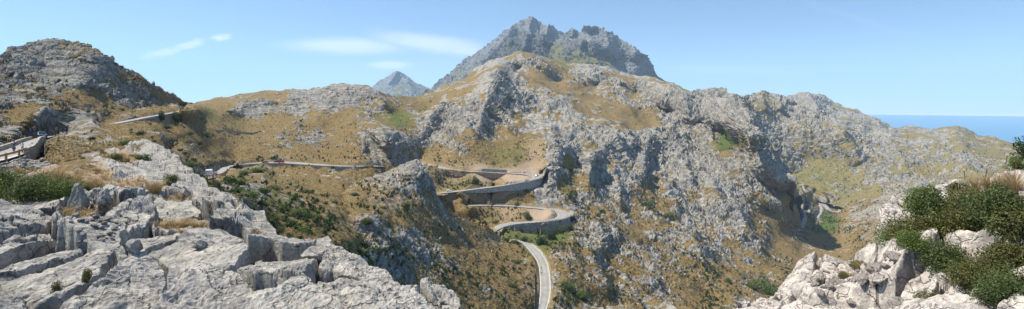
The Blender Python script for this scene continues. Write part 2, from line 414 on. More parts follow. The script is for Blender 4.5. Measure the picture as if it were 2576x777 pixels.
_el = [Z3(440, 441), Z3(480, 441), Z3(620, 441), Z3(800, 448), Z3(900, 455), Z3(1060, 469), Z3(1150, 486), Z3(1200, 505), Z3(1216, 521), Z3(1210, 535), Z3(1180, 548), Z3(1100, 560), Z3(950, 570), Z3(850, 576), Z3(790, 583), Z3(720, 600), Z3(670, 625)]
ROADS['E'] = dict(N=zs(_eu, -79, -87), F=zs(_el, -79, -87), n=110)
ROADS['F'] = dict(N=zs([Z6(140, 175), Z6(190, 185), Z6(240, 199), Z6(300, 218), Z6(345, 247), Z6(390, 293), Z6(425, 345), Z6(447, 400), Z6(460, 470), Z6(468, 560), Z6(468, 640), Z6(458, 700), Z6(438, 777), Z6(405, 860)], -89, -97),
    F=zs([Z6(140, 190), Z6(190, 197), Z6(225, 207), Z6(258, 235), Z6(290, 275), Z6(325, 318), Z6(352, 360), Z6(368, 410), Z6(375, 470), Z6(380, 560), Z6(378, 640), Z6(370, 710), Z6(357, 777), Z6(325, 860)], -89, -97), n=90)
def ribbon(c, w):
    """edges either side of a centreline drawn on the plan"""
    a = np.array(c, float); t = np.gradient(a, axis=0); t /= np.linalg.norm(t, axis=1)[:, None]
    n = np.c_[-t[:, 1], t[:, 0]]
    wy = w*(.55+.45*np.abs(t[:, 1]))
    return [tuple(q) for q in a+n*wy[:, None]], [tuple(q) for q in a-n*wy[:, None]]
G1 = [Z4(160, 106), Z4(185, 106), Z4(215, 112), Z4(228, 130), Z4(235, 155), Z4(250, 180), Z4(268, 198)]
G2 = [Z4(208, 640), Z4(215, 612), Z4(235, 560), Z4(258, 510), Z4(262, 470), Z4(240, 430), Z4(222, 395), Z4(225, 365), Z4(245, 345), Z4(280, 337), Z4(312, 343), Z4(325, 365), Z4(318, 400), Z4(303, 450)]
G3 = [Z4(450, 566), Z4(425, 568), Z4(402, 550), Z4(398, 515), Z4(425, 470), Z4(450, 430), Z4(452, 390), Z4(430, 350), Z4(415, 328), Z4(450, 328), Z4(485, 350), Z4(510, 390), Z4(545, 422), Z4(600, 440), Z4(650, 440), Z4(680, 432), Z4(668, 395), Z4(640, 373), Z4(600, 368), Z4(560, 364)]
for k, c, w, z0, z1 in (('G', G1, 2.2, -188, -193), ('H', G2, 3.4, -209, -203), ('I', G3, 3.2, -215, -232)):
    a, b = ribbon(c, w); ROADS[k] = dict(N=zs(a, z0, z1), F=zs(b, z0, z1), n=80)
for r in ROADS.values():
    r['n3'] = resample3(r['N'], r['n']); d = resample3(r['F'], 600)
    M_ = np.linalg.norm(r['n3'][:, None, :2]-d[None, :, :2], axis=2)
    i_ = np.maximum.accumulate(np.array([int(np.argmin(m)) for m in M_])); i_[0] = 0; i_[-1] = 599
    i_ = np.convolve(np.pad(i_, 3, mode='edge'), np.ones(7)/7, 'valid').astype(int)
    r['f3'] = d[i_]; r['f3'][:, 2] = r['n3'][:, 2]
ROADPTS = {k: [(x, y, z*FPX/(EYE-y)) for x, y, z in r['N']+r['F']] for k, r in ROADS.items()}
def mids(r, lo=0):
    c = (r['n3']+r['f3'])/2; c = c[lo::3]; return [(CX+a/b*FPX, EYE-z/b*FPX, b) for a, b, z in c]
ROADPTS['B'] = mids(ROADS['B']); ROADPTS['C'] = [p for p in ROADPTS['C'] if p[0] < 580]+[p for p in mids(ROADS['C']) if p[0] > 585]
for k in 'GHI': ROADPTS[k] = mids(ROADS[k])
rc = []                                     # centreline pieces in world space
for k, r in ROADS.items():
    a, b = r['n3'], r['f3']; c = (a+b)/2; w = np.minimum(np.linalg.norm((a-b)[:, :2], axis=1)/2, 4.5)
    for i in range(0, len(c)-1, 2):
        j = min(i+2, len(c)-1); rc.append((*c[i], *c[j], (w[i]+w[j])/2, k))

# ---------------------------------------------------------------- retaining walls: under a road edge
def wall_pts(road, i0, i1, heights):
    e = ROADS[road]['n3'][i0:i1]; h = np.interp(np.linspace(0, 1, len(e)), np.linspace(0, 1, len(heights)), heights)
    return e, h
def idx_near(road, x, y, lo=0, hi=None):
    e = ROADS[road]['n3'][lo:hi]; sx = CX+e[:, 0]/e[:, 1]*FPX; sy = EYE-e[:, 2]/e[:, 1]*FPX
    return lo+int(np.argmin((sx-x)**2+(sy-y)**2))
WALLS = []
def add_wall(road, a, b, heights, mat, lo=0, hi=None, name='retaining_wall', label=''):
    i0 = idx_near(road, *a, lo=lo, hi=hi); i1 = idx_near(road, *b, lo=lo, hi=hi)
    e, h = wall_pts(road, min(i0, i1), max(i0, i1)+1, heights if i0 < i1 else heights[::-1])
    WALLS.append(dict(e=e, h=h, mat=mat, label=label, name=name, road=road))
add_wall('A', (60, 388), (108, 350), [.8, 1.0, 1.8, 2.8, 3.2, 2.8, 1.6], 'coping', label='curved stone retaining wall at the bend of the nearest road, left edge of the photo')
add_wall('C', (592, 416), (938, 419), [1.5, 4.2, 3.6, 4, 3.8, 3, 1.2, 1.8, 3, 2.8, 1.5], 'wall', label='long low stone retaining wall under the road with the red van')
add_wall('D', Z3(1086, 190), Z3(430, 308), [3.5, 5.5, 6.5, 6, 5, 4, 3.5, 3, 1.4], 'wall', lo=40, label='dark retaining wall with pale streaks under the upper hairpin bend')
add_wall('E', Z3(1322, 528), Z3(735, 626), [2, 5.5, 9, 10.2, 10.4, 9, 8, 5, 2, .6], 'wall_f', lo=40, label='tall coarse stone retaining wall under the middle hairpin bend')
add_wall('F', Z6(300, 218), Z6(445, 750), [1.5, 2, 3, 4, 5, 5, 4, 4], 'wall', lo=0, label='retaining wall along the outer side of the lowest stretch of road')

# ---------------------------------------------------------------- the big surface: everything from the left hill to the far valley
def wall_ctrl(keys):
    o = []
    for w in WALLS:
        if w['road'] not in keys: continue
        e, h = w['e'], w['h']
        for i in range(0, len(e), 4):
            b = e[i]-[0, 0, h[i]]
            x = CX+b[0]/b[1]*FPX; y = EYE-b[2]/b[1]*FPX
            o.append((x, y+1, b[1])); 
            tx = CX+e[i][0]/e[i][1]*FPX; ty = EYE-e[i][2]/e[i][1]*FPX
            o.append((tx, (ty+y)/2, b[1]+1.5))
    return o
def thin(p, k=2): return p[::k]
LEFT_CREST = [(-160, 190, 260), (-80, 165, 270), (0, 145, 280), (30, 125, 300), (70, 115, 320), (110, 110, 330), (150, 109, 330), (200, 112, 335), (225, 118, 335), (240, 128, 330), (255, 141, 330), (275, 158, 345), (295, 172, 360), (315, 179, 370), (340, 186, 385), (355, 197, 400), (370, 208, 420), (400, 221, 470), (430, 235, 520), (455, 249, 580), (475, 259, 640), (487, 263, 700)]
MID_CREST = [(497, 262, 780), (520, 257, 820), (560, 249, 880), (600, 241, 930), (640, 233, 960), (700, 228, 980), (760, 226, 980), (820, 226, 960), (880, 224, 920), (905, 227, 880), (925, 233, 850), (950, 240, 850), (975, 246, 880), (1000, 249, 900), (1020, 249, 960), (1050, 246, 1050), (1075, 241, 1150)]
MASSIF = [(1090, 234, 1250), (1115, 222, 1400), (1140, 212, 1500), (1165, 200, 1600), (1190, 182, 1700), (1205, 168, 1750), (1225, 160, 1800), (1255, 148, 1900), (1280, 134, 2000), (1300, 126, 2050), (1320, 124, 2050), (1350, 129, 2100), (1385, 141, 2150), (1417, 147, 2200), (1450, 153, 2200), (1490, 160, 2150), (1530, 168, 2100), (1570, 182, 2050), (1600, 188, 2000), (1650, 198, 1900), (1680, 209, 1800), (1700, 219, 1600), (1712, 233, 1400), (1740, 246, 1300), (1765, 258, 1270), (1790, 262, 1250), (1830, 265, 1230), (1850, 283, 1080), (1868, 290, 930), (1885, 304, 850), (1905, 318, 800), (1922, 333, 785), (1938, 365, 775), (1950, 385, 785), (1970, 412, 775), (1985, 437, 775), (2000, 457, 785), (2008, 462, 1180), (2030, 464, 1240), (2060, 480, 1230), (2100, 490, 1200), (2150, 500, 1150), (2200, 495, 1050), (2260, 480, 950), (2330, 470, 900)]
M_CTRL = [  # left hill
 (0, 200, 225), (0, 280, 150), (0, 330, 118), (100, 150, 300), (100, 200, 255), (100, 260, 190), (100, 300, 150), (200, 160, 300), (200, 220, 240), (200, 280, 190), (60, 320, 130),
 (300, 220, 330), (300, 260, 285), (290, 290, 225), (360, 240, 380), (360, 280, 300), (400, 260, 440), (420, 275, 400), (460, 275, 500), (-100, 300, 120), (-100, 380, 75), (160, 318, 150),
 (230, 318, 145), (230, 340, 95), (170, 350, 90), (120, 365, 78), (130, 400, 50), (200, 380, 55), (300, 350, 95), (340, 330, 160), (300, 325, 165), (280, 380, 57), (350, 370, 57), (110, 408, 58), (60, 412, 53), (88, 397, 66), (102, 388, 74), (118, 380, 78), (0, 425, 47), (60, 430, 47),
 (200, 430, 34), (300, 430, 36), (400, 420, 60), (300, 520, 60), (-100, 450, 35), (-100, 800, 12), (200, 700, 40), (400, 700, 60),
 (400, 340, 190), (380, 315, 225), (440, 300, 330), (450, 340, 245), (450, 370, 205), (420, 375, 170), (500, 300, 430), (500, 350, 310), (500, 385, 265), (505, 405, 215), (480, 400, 180), (460, 410, 120), (480, 440, 110), (500, 480, 90),
 # middle hills
 (550, 275, 640), (550, 310, 500), (550, 350, 390), (552, 385, 340), (540, 405, 290), (620, 265, 760), (620, 300, 620), (650, 340, 500), (620, 385, 385), (700, 250, 850), (700, 290, 640), (700, 320, 560), (700, 355, 470), (700, 388, 405), (760, 270, 740), (800, 245, 880),
 (800, 300, 600), (820, 330, 570), (800, 370, 470), (800, 398, 410), (880, 260, 780), (900, 300, 600), (880, 350, 530), (880, 398, 420), (960, 270, 720), (960, 300, 640), (960, 320, 560), (1000, 290, 700), (1000, 320, 560), (1000, 380, 470), (950, 402, 420), (1040, 300, 680), (1030, 350, 520), (1030, 400, 480),
 (600, 450, 165), (640, 450, 225), (700, 450, 280), (800, 460, 290), (850, 500, 225), (700, 520, 125), (620, 480, 118), (800, 560, 125), (600, 520, 90), (700, 600, 95), (850, 620, 110), (850, 700, 100), (850, 800, 90),
 # behind the middle spur
 (930, 470, 330), (950, 560, 290), (1000, 520, 380), (1020, 450, 420), (1100, 505, 405), (1100, 600, 400), (1000, 700, 300), (1100, 800, 280), (1200, 620, 375), (1200, 700, 340), (1250, 800, 290),
 # the massif
 (1060, 290, 800), (1100, 260, 980), (1130, 300, 760), (1080, 350, 600), (1150, 380, 530), (1150, 340, 620), (1170, 240, 1050), (1200, 210, 1300), (1230, 180, 1500), (1250, 190, 1250), (1250, 260, 820), (1240, 330, 640), (1250, 380, 530), (1300, 180, 1500), (1320, 220, 1150), (1320, 300, 800), (1320, 370, 560), (1290, 405, 480), (1200, 405, 480), (1120, 405, 480),
 (1400, 200, 1500), (1400, 260, 1100), (1400, 320, 800), (1390, 380, 540), (1380, 425, 468), (1378, 470, 442), (1372, 505, 420), (1500, 220, 1500), (1500, 270, 1150), (1480, 320, 850), (1500, 380, 680), (1440, 440, 520), (1460, 500, 440), (1420, 500, 420),
 (1600, 240, 1500), (1600, 300, 1150), (1600, 360, 880), (1590, 420, 700), (1560, 480, 540), (1680, 280, 1350), (1680, 340, 1100), (1680, 420, 850), (1650, 500, 600), (1750, 320, 1250), (1760, 400, 1000), (1750, 470, 780), (1820, 330, 1080), (1840, 360, 980), (1830, 420, 880), (1900, 380, 800), (1900, 460, 780), (1960, 480, 790), (1960, 520, 740), (1960, 560, 705), (1930, 520, 720), (1992, 500, 800),
 (1480, 560, 385), (1440, 600, 350), (1540, 540, 450), (1620, 560, 480), (1720, 550, 560), (1820, 540, 650), (1920, 540, 720), (1985, 560, 750), (1995, 535, 800), (1430, 660, 300), (1410, 720, 262), (1400, 790, 235), (1500, 640, 340), (1500, 720, 290), (1500, 790, 258),
 (1600, 640, 390), (1620, 720, 320), (1620, 790, 275), (1720, 640, 430), (1740, 720, 350), (1760, 790, 295), (1850, 620, 520), (1860, 700, 400), (1880, 790, 310), (1950, 620, 620), (1970, 700, 450), (2000, 790, 320), (2040, 620, 720), (2060, 680, 540), (2100, 760, 380),
 (2120, 600, 820), (2140, 650, 620), (2180, 560, 850), (2200, 620, 600), (2230, 580, 650), (2260, 540, 750), (2300, 520, 780), (2330, 600, 550), (2350, 700, 400), (2080, 580, 860), (2100, 545, 1000), (2150, 530, 1020), (2070, 500, 1130), (2040, 490, 1160), (2006, 532, 860), (2020, 590, 780),
 (1400, 620, 330), (1330, 600, 345), (1300, 590, 352), (1360, 600, 345), (1200, 545, 385), (1300, 545, 385), (1250, 500, 412), (1300, 500, 415), (1350, 480, 425), (1240, 470, 430), (1150, 440, 455), (1250, 445, 455), (1300, 640, 325)]
for q in ('A', 'B', 'C', 'D', 'E', 'F', 'G', 'H', 'I'):
    M_CTRL += thin(ROADPTS[q], 1 if q in 'AFD' else 1)
M_CTRL = [p for p in M_CTRL if not (1270 < p[0] < 1372 and p[1] > 805)]
M_CTRL += wall_ctrl('ACDE')+[(1150, 497, 405), (1172, 506, 402), (1135, 492, 408)]

def ys_at(top, x):
    a = np.array(top); return np.interp(x, a[:, 0], a[:, 1])
def layer_grid(field, top, x0, x1, dx, ybot, rows, back, bslope=.55, gam=1.0):
    xs = np.arange(x0, x1+dx, dx); yt = ys_at(top, xs)
    yb = ybot(xs) if callable(ybot) else np.full_like(xs, ybot)
    yb = np.maximum(yb, yt+.5)
    t = np.linspace(0, 1, rows)[:, None]**gam
    y = yt[None]+(yb-yt)[None]*t; x = np.broadcast_to(xs, y.shape)
    D = field(x, y)
    Q = np.stack([(x-CX)/FPX*D, D, (EYE-y)/FPX*D], -1)
    if back:
        Qt = Q[0]; k = np.arange(back, 0, -1)[:, None]
        Db = Qt[None, :, 1]*(1+.012*k**1.6)
        Xb = Qt[None, :, 0]/Qt[None, :, 1]*Db; Zb = Qt[None, :, 2]-(Db-Qt[None, :, 1])*(bslope+4*sstep(1850, 1900, xs)[None]*(x0 < 0))*(.3+.7*k/back)
        Q = np.concatenate([np.stack([Xb, Db, Zb], -1), Q], 0)
        x = np.concatenate([np.broadcast_to(xs, (back, len(xs))), x]); y = np.concatenate([np.broadcast_to(yt-999, (back, len(xs))), y])
    GX[0], GX[1] = x, y
    y = np.maximum(y, yt[None])
    return Q, x, y
def carve(Q, keys, x, y):
    """cut the road benches into the ground and keep the ground calm beside them"""
    global CUT
    shp = Q.shape[:2]; q = Q.reshape(-1, 3).copy(); quiet = np.ones(len(q)); cutm = np.zeros(len(q))
    for (ax, ay, az, bx, by, bz, w, k) in rc:
        if k not in keys: continue
        m = (abs(q[:, 0]-(ax+bx)/2) < w+14+abs(ax-bx)) & (abs(q[:, 1]-(ay+by)/2) < w+14+abs(ay-by))
        if not m.any(): continue
        i = np.nonzero(m)[0]; s = q[i]
        dx, dy = bx-ax, by-ay; t = np.clip(((s[:, 0]-ax)*dx+(s[:, 1]-ay)*dy)/(dx*dx+dy*dy+1e-9), 0, 1)
        d = np.hypot(s[:, 0]-ax-t*dx, s[:, 1]-ay-t*dy); z = az+(bz-az)*t-.45
        dz = s[:, 2]-z
        near = abs(dz) < 22
        quiet[i] = np.minimum(quiet[i], np.where(near, sstep(w-.2, w+3.5, d), 1))
        px, py = ax+t*dx, ay+t*dy; front = ((px-s[:, 0])*px+(py-s[:, 1])*py)/(np.hypot(px, py)*(d+.01)) > .75
        cone = z+np.where(front, np.where(d < w+7, -.05, 99), np.maximum(0, d-w-.3)*1.9)      # cut slope above
        zz = np.where(dz > 0, np.minimum(s[:, 2], cone), np.where(d < w-.3, z, s[:, 2]))
        cutm[i] = np.maximum(cutm[i], near*(s[:, 2]-zz > .5)*(d > w+.9))
        s[:, 2] = np.where(near, zz, s[:, 2]); q[i] = s
    cutm = cutm*(abs(CX+q[:, 0]/q[:, 1]*FPX-1150) > 75)*(abs(CX+q[:, 0]/q[:, 1]*FPX-1300) > 60); CUT = cutm.reshape(shp); quiet = np.maximum(quiet, .4*(cutm > 0)*(quiet > .12)); return q.reshape(*shp, 3), quiet.reshape(shp)
CUT = 0

def relief(Q, x, y, dens, quiet, zsq=1.0, strata=None, amp=1.0, seed=0, foot_k=1.3, lam_max=.16, big=1.0, calm=None):
    """rocks, gullies and ledges as real displacement; returns new points and rock mask"""
    shp = Q.shape[:2]; q = Q.reshape(-1, 3); D = q[:, 1]
    stp = np.linalg.norm(np.gradient(Q, axis=0), axis=2).ravel(); foot = np.maximum(D*foot_k/FPX, .38*stp)
    pn = q.copy(); pn[:, 2] *= zsq
    # rock mask
    s = 0; t = 0
    for i, lam in enumerate((160, 70, 32, 15, 7, 3.2, 1.5, .7)):
        w = np.clip((lam/foot-2)/2, 0, 1)*np.clip(2-lam/(.045*D), 0, 1)+.5*np.clip((lam/foot-2)/2, 0, 1)*np.clip(2-lam/(.2*D), 0, 1)
        m = w > 0
        if not m.any(): continue
        v = np.zeros(len(q)); v[m] = perlin(pn[m]/lam, seed+i)
        s = s+v*w; t = t+w*.42
    v = s/np.maximum(t, .3)
    dn = dens.ravel()
    rock = sstep(.42, .54, dn*.98-.07+v*.50)
    h = np.zeros(len(q)); qt = quiet.ravel()
    n0 = grid_normals(box_smooth(Q, 6)).reshape(-1, 3)
    n = n0*.75+np.array([0, 0, .45]); n /= np.linalg.norm(n, axis=1)[:, None]
    side = np.zeros((len(q), 3))
    for i, lam in enumerate((150, 75, 38, 18, 9)):
        w = np.clip((lam/foot-2.5)/3, 0, 1)*np.clip(2-lam/(lam_max*D), 0, 1)
        m = w > 0
        if not m.any(): continue
        r = perlin(pn[m]/lam, 40+seed+i)
        rd = 1-2.2*np.abs(r)
        h[m] += w[m]*lam*big*((.03+.075*dn[m])*rd)
    for i, lam in enumerate((36, 17, 8, 4, 2, 1.0, .5)):
        w = np.clip((lam/foot-1.9)/1.6, 0, 1)*np.clip(2-lam/(.021*D), 0, 1)
        m = (w > 0) & (rock > .02)
        if not m.any(): continue
        pp = pn[m]/lam
        pp = pp+.35*np.c_[perlin(pp*1.3, 5), perlin(pp*1.3, 6), perlin(pp*1.3, 7)]
        f1, f2, rr, off = worley(pp.astype(f32), 60+seed+i)
        e = np.clip((f2-f1)*5, 0, 1)
        h[m] += w[m]*rock[m]*lam*amp*(e*(.30*(rr[:, 0]-.35)+.55*(off*(rr[:, 1:4]-.5)).sum(1))-.10*(1-e))
    for i, lam in enumerate((3, 1.4, .7, .35)):              # tussocky ground
        w = np.clip((lam/foot-2)/2, 0, 1)*np.clip(2-lam/(.03*D), 0, 1)*(1-rock)
        m = w > .01
        if not m.any(): continue
        h[m] += w[m]*lam*.22*perlin(pn[m]/lam, 80+i)
    if strata is not None:
        st = strata.ravel()
        for lam in (14, 6, 2.6):
            w = np.clip((lam/foot-3)/3, 0, 1)*np.clip(2-lam/(.07*D), 0, 1)*st
            m = w > .01
            if not m.any(): continue
            u = q[m, 2]/lam+.9*perlin(q[m]/(lam*5), 90)+.35*perlin(q[m]/(lam*1.5), 91)
            saw = u-np.floor(u); step = np.where(saw < .75, saw/.75, (1-saw)/.25)
            h[m] += w[m]*lam*.42*(step-.45)*rock[m]
    h = h*(.10+.90*qt)*(1 if calm is None else calm.ravel())
    an = (stp/(D*foot_k/FPX)).reshape(shp); H2 = h.reshape(shp); wa = sstep(3.2, 7, an)
    B2 = H2
    for _ in range(2): B2 = (np.roll(B2, 2, 1)+np.roll(B2, -2, 1)+2*B2+np.roll(B2, 1, 1)*2+np.roll(B2, -1, 1)*2)/8; B2 = (np.roll(B2, 1, 0)+np.roll(B2, -1, 0)+2*B2)/4
    h = (H2*(1-wa)+B2*wa).ravel()
    out = q+n*h[:, None]
    return out.reshape(*shp, 3), rock.reshape(shp)*np.clip(.1+quiet*1.5, 0, 1), h.reshape(shp)
def road_px(x, y, keys):
    xs, ys_ = x[::4, ::4], y[::4, ::4]; best = np.full(xs.shape, 1e9)
    for k in keys:
        c = (ROADS[k]['n3']+ROADS[k]['f3'])[::6]/2; d, _ = poly_dist(xs, ys_, [(CX+a/b*FPX, EYE-z/b*FPX) for a, b, z in c]); best = np.minimum(best, d)
    return np.repeat(np.repeat(best, 4, 0), 4, 1)[:x.shape[0], :x.shape[1]]
def strokes(Q, x, y, S, keys=''):
    if keys: rd = box_smooth(sstep(8, 45, road_px(x, y, keys)), 3)
    else: rd = 1
    f = np.ones(x.shape)
    for pl, amp, wl, wr in S:
        d, sd = poly_dist(x, y, pl)
        a0, a1 = np.array(pl[0]), np.array(pl[-1]); ax = a1-a0
        tt = np.clip(((x-a0[0])*ax[0]+(y-a0[1])*ax[1])/(ax@ax), 0, 1); amp = amp*(.35+.65*np.sin(np.pi*np.clip(tt*.9+.12, 0, 1))**.8)
        w = wl+(wr-wl)*(1-sd)/2               # lines are drawn downwards: screen right is the negative side
        f = f*(1-amp*rd*np.exp(-(d/w)**1.25))
    return Q*f[..., None]
LAYERS = {}
GX = [None, None]
def finish(name, Q, attrs, mat, keep=None, smooth=False, obj='hillside', store=None, roads=None):
    nr, nc = Q.shape[:2]
    F = grid_faces(nr, nc, keep)
    me = np_mesh(obj, Q.reshape(-1, 3), F, [mat], {k: v.ravel() for k, v in attrs.items()}, smooth)
    o = link(obj, me); tag(o, kind='structure')
    LAYERS[name] = (Q, attrs, GX[0], GX[1])
    print(name, nr*nc, round(time.time()-T0, 1)); return o

# painted cover: x, y, rock density, green, soil
COVER = [(0, 180, .78, .1, 0), (100, 150, .8, .1, 0), (180, 190, .78, .12, 0), (200, 150, .74, .2, 0), (100, 240, .72, .1, 0), (0, 250, .78, .1, 0), (250, 200, .74, .1, 0), (300, 230, .7, .1, 0), (350, 260, .75, .15, 0), (330, 215, .5, .2, 0), (400, 240, .35, .1, 0), (430, 262, .3, .1, 0), (470, 270, .2, .1, 0),
 (60, 300, .25, .1, 0), (150, 290, .3, .1, 0), (220, 270, .35, .3, 0), (30, 335, .7, .1, 0), (120, 318, .85, .1, 0), (180, 315, .85, .1, 0), (200, 330, .7, .15, 0), (280, 330, .25, .1, 0), (260, 350, .65, .2, 0), (220, 370, .5, .3, .1), (330, 345, .3, .2, 0), (150, 390, .3, .2, .2),
 (380, 310, .25, .3, 0), (440, 330, .12, .2, 0), (400, 350, .4, .3, 0), (500, 330, .08, .25, 0), (520, 290, .05, .6, 0), (600, 310, .1, .5, 0), (480, 380, .4, .25, 0), (540, 360, .2, .3, 0), (600, 370, .2, .15, 0), (570, 270, .15, .1, 0), (600, 290, .97, .1, 0), (650, 275, .97, .1, 0), (750, 272, .97, .1, 0), (830, 268, .95, .1, 0), (700, 245, .3, .1, 0), (640, 245, .25, .1, 0), (850, 240, .9, .15, 0), (900, 242, .88, .15, 0), (760, 232, .6, .1, 0), (900, 272, .85, .2, 0), (950, 280, .65, .3, 0),
 (700, 310, .15, .1, 0), (800, 310, .2, .1, 0), (880, 310, .25, .1, 0), (960, 305, .3, .5, 0), (1010, 260, .35, .15, 0), (1050, 270, .4, .4, 0), (1000, 300, .15, .7, 0), (740, 350, .55, .15, 0), (700, 370, .45, .15, 0), (800, 360, .5, .1, 0), (850, 380, .3, .1, 0), (880, 340, .3, .1, 0), (940, 350, .9, .1, 0), (980, 370, .9, .1, 0), (780, 390, .2, .1, .1), (1010, 400, .5, .2, .1),
 (620, 440, .25, .5, .2), (650, 450, .6, .3, 0), (700, 450, .15, .3, 0), (760, 470, .12, .35, 0), (820, 480, .15, .2, 0), (860, 450, .4, .2, 0), (620, 500, .55, .6, 0), (700, 520, .3, .6, 0), (760, 540, .3, .4, 0),
 (1130, 300, .85, .15, 0), (1090, 340, .8, .2, 0), (1200, 280, .88, .12, 0), (1250, 220, .9, .1, 0), (1230, 300, .85, .1, 0), (1300, 230, .75, .12, 0), (1130, 240, .35, .2, 0), (1180, 220, .4, .2, 0), (1220, 170, .85, .15, 0), (1330, 150, .75, .2, 0), (1340, 165, .65, .2, 0), (1330, 133, .1, .65, 0), (1400, 160, .25, .5, 0), (1380, 185, .5, .2, 0), (1450, 170, .6, .35, 0), (1500, 185, .8, .2, 0), (1550, 200, .65, .2, 0), (1650, 215, .7, .25, 0), (1430, 165, .1, .6, 0),
 (1350, 200, .15, .05, 0), (1400, 220, .12, .05, 0), (1450, 235, .45, .15, 0), (1500, 265, .4, .1, 0), (1480, 275, .1, .1, 0), (1560, 240, .6, .15, 0), (1530, 290, .12, .1, 0), (1590, 310, .15, .05, 0), (1600, 270, .55, .15, 0), (1650, 260, .7, .15, 0), (1700, 260, .85, .1, 0), (1400, 290, .85, .15, 0), (1350, 260, .7, .15, 0), (1420, 340, .9, .15, 0), (1350, 330, .8, .15, 0), (1300, 330, .55, .2, 0), (1280, 280, .75, .15, 0), (1500, 350, .8, .2, 0), (1540, 370, .9, .2, 0),
 (1200, 370, .4, .25, 0), (1250, 395, .15, .5, 0), (1300, 395, .1, .55, .1), (1350, 400, .2, .2, .5), (1150, 380, .6, .15, 0), (1120, 395, .2, .2, .2), (1150, 440, .15, .4, .4), (1220, 440, .05, .3, .9), (1300, 450, .02, .1, 1), (1180, 460, .2, .5, .1), (1250, 465, .1, .3, .3), (1340, 430, .1, .1, .9), (1390, 450, 1, .02, 0), (1370, 480, 1, .02, 0), (1395, 400, .95, .05, 0), (1375, 515, 1, 0, 0),
 (1250, 490, .1, .3, 0), (1320, 490, .1, .2, 0), (1200, 500, .15, .25, 0), (1280, 535, .1, .2, .5), (1360, 540, .05, .05, 1), (1220, 545, .15, .3, 0), (1310, 560, .05, .4, .2), (1300, 600, .1, .7, .1), (1390, 600, .15, .8, 0), (1425, 480, .3, .5, 0), (1420, 430, .4, .4, 0),
 (1480, 440, .85, .1, 0), (1560, 440, .85, .15, 0), (1460, 500, .6, .2, 0), (1520, 530, .5, .2, .1), (1640, 380, .9, .1, 0), (1700, 400, .88, .1, 0), (1650, 450, .8, .1, 0), (1700, 480, .85, .1, 0), (1640, 500, .5, .3, .1), (1650, 540, .6, .1, .1), (1780, 400, .88, .12, 0), (1800, 340, .8, .15, 0), (1825, 345, .1, 1, 0), (1835, 375, .1, .9, 0), (1810, 300, .95, .1, 0), (1750, 290, .95, .1, 0), (1860, 330, .85, .15, 0), (1870, 400, .75, .3, 0), (1920, 400, .9, .12, 0), (1900, 470, .85, .1, 0), (1960, 450, .9, .1, 0), (1850, 460, .7, .15, 0), (1800, 460, .85, .1, 0),
 (1500, 600, .72, .2, 0), (1480, 560, .6, .3, 0), (1560, 560, .55, .2, .15), (1550, 620, .7, .15, 0), (1600, 600, .35, .2, 0), (1650, 600, .62, .15, .1), (1700, 560, .68, .1, 0), (1780, 540, .82, .1, 0), (1850, 560, .82, .1, 0), (1800, 620, .7, .15, 0), (1900, 560, .35, .15, 0), (1920, 520, .6, .15, 0), (1960, 560, .2, .25, 0), (2000, 540, .2, .2, 0), (1970, 600, .3, .15, 0), (1900, 600, .45, .2, 0), (1880, 640, .6, .15, 0),
 (1450, 650, .5, .3, 0), (1520, 680, .5, .2, 0), (1600, 680, .55, .15, 0), (1700, 680, .55, .15, 0), (1440, 740, .5, .4, 0), (1550, 740, .5, .2, 0), (1650, 740, .6, .15, 0), (1750, 740, .35, .2, 0), (1850, 700, .35, .2, 0), (1950, 660, .4, .25, 0), (1850, 760, .4, .2, 0),
 (2050, 620, .35, .2, 0), (2010, 590, .5, .3, 0), (2100, 640, .3, .15, 0), (2080, 600, .15, .35, 0), (2140, 570, .5, .2, 0), (2130, 600, .2, .2, 0), (2160, 540, .75, .1, 0), (2200, 580, .5, .2, 0), (2200, 530, .8, .1, 0), (2060, 510, .1, .2, 0), (2020, 500, .3, .2, 0), (2085, 545, .05, .9, 0), (2080, 570, .05, .9, 0), (2110, 530, .1, .15, 0), (2040, 560, .2, .5, 0), (2170, 510, .3, .3, 0), (2250, 540, .75, .1, 0)]
def cover(x, y, extra=()):
    """rock / green / soil painted from the list, on a coarse lattice"""
    gx = np.arange(-200, 2800, 12.0); gy = np.arange(0, 900, 8.0)
    X, Y = np.meshgrid(gx, gy); G = idw(COVER+list(extra), X, Y, 30.)
    fx = np.clip((x+200)/12, 0, len(gx)-1.01); fy = np.clip(y/8, 0, len(gy)-1.01)
    ix = fx.astype(int); iy = fy.astype(int); u = (fx-ix)[..., None]; v = (fy-iy)[..., None]
    return (G[iy, ix]*(1-u)+G[iy, ix+1]*u)*(1-v)+(G[iy+1, ix]*(1-u)+G[iy+1, ix+1]*u)*v
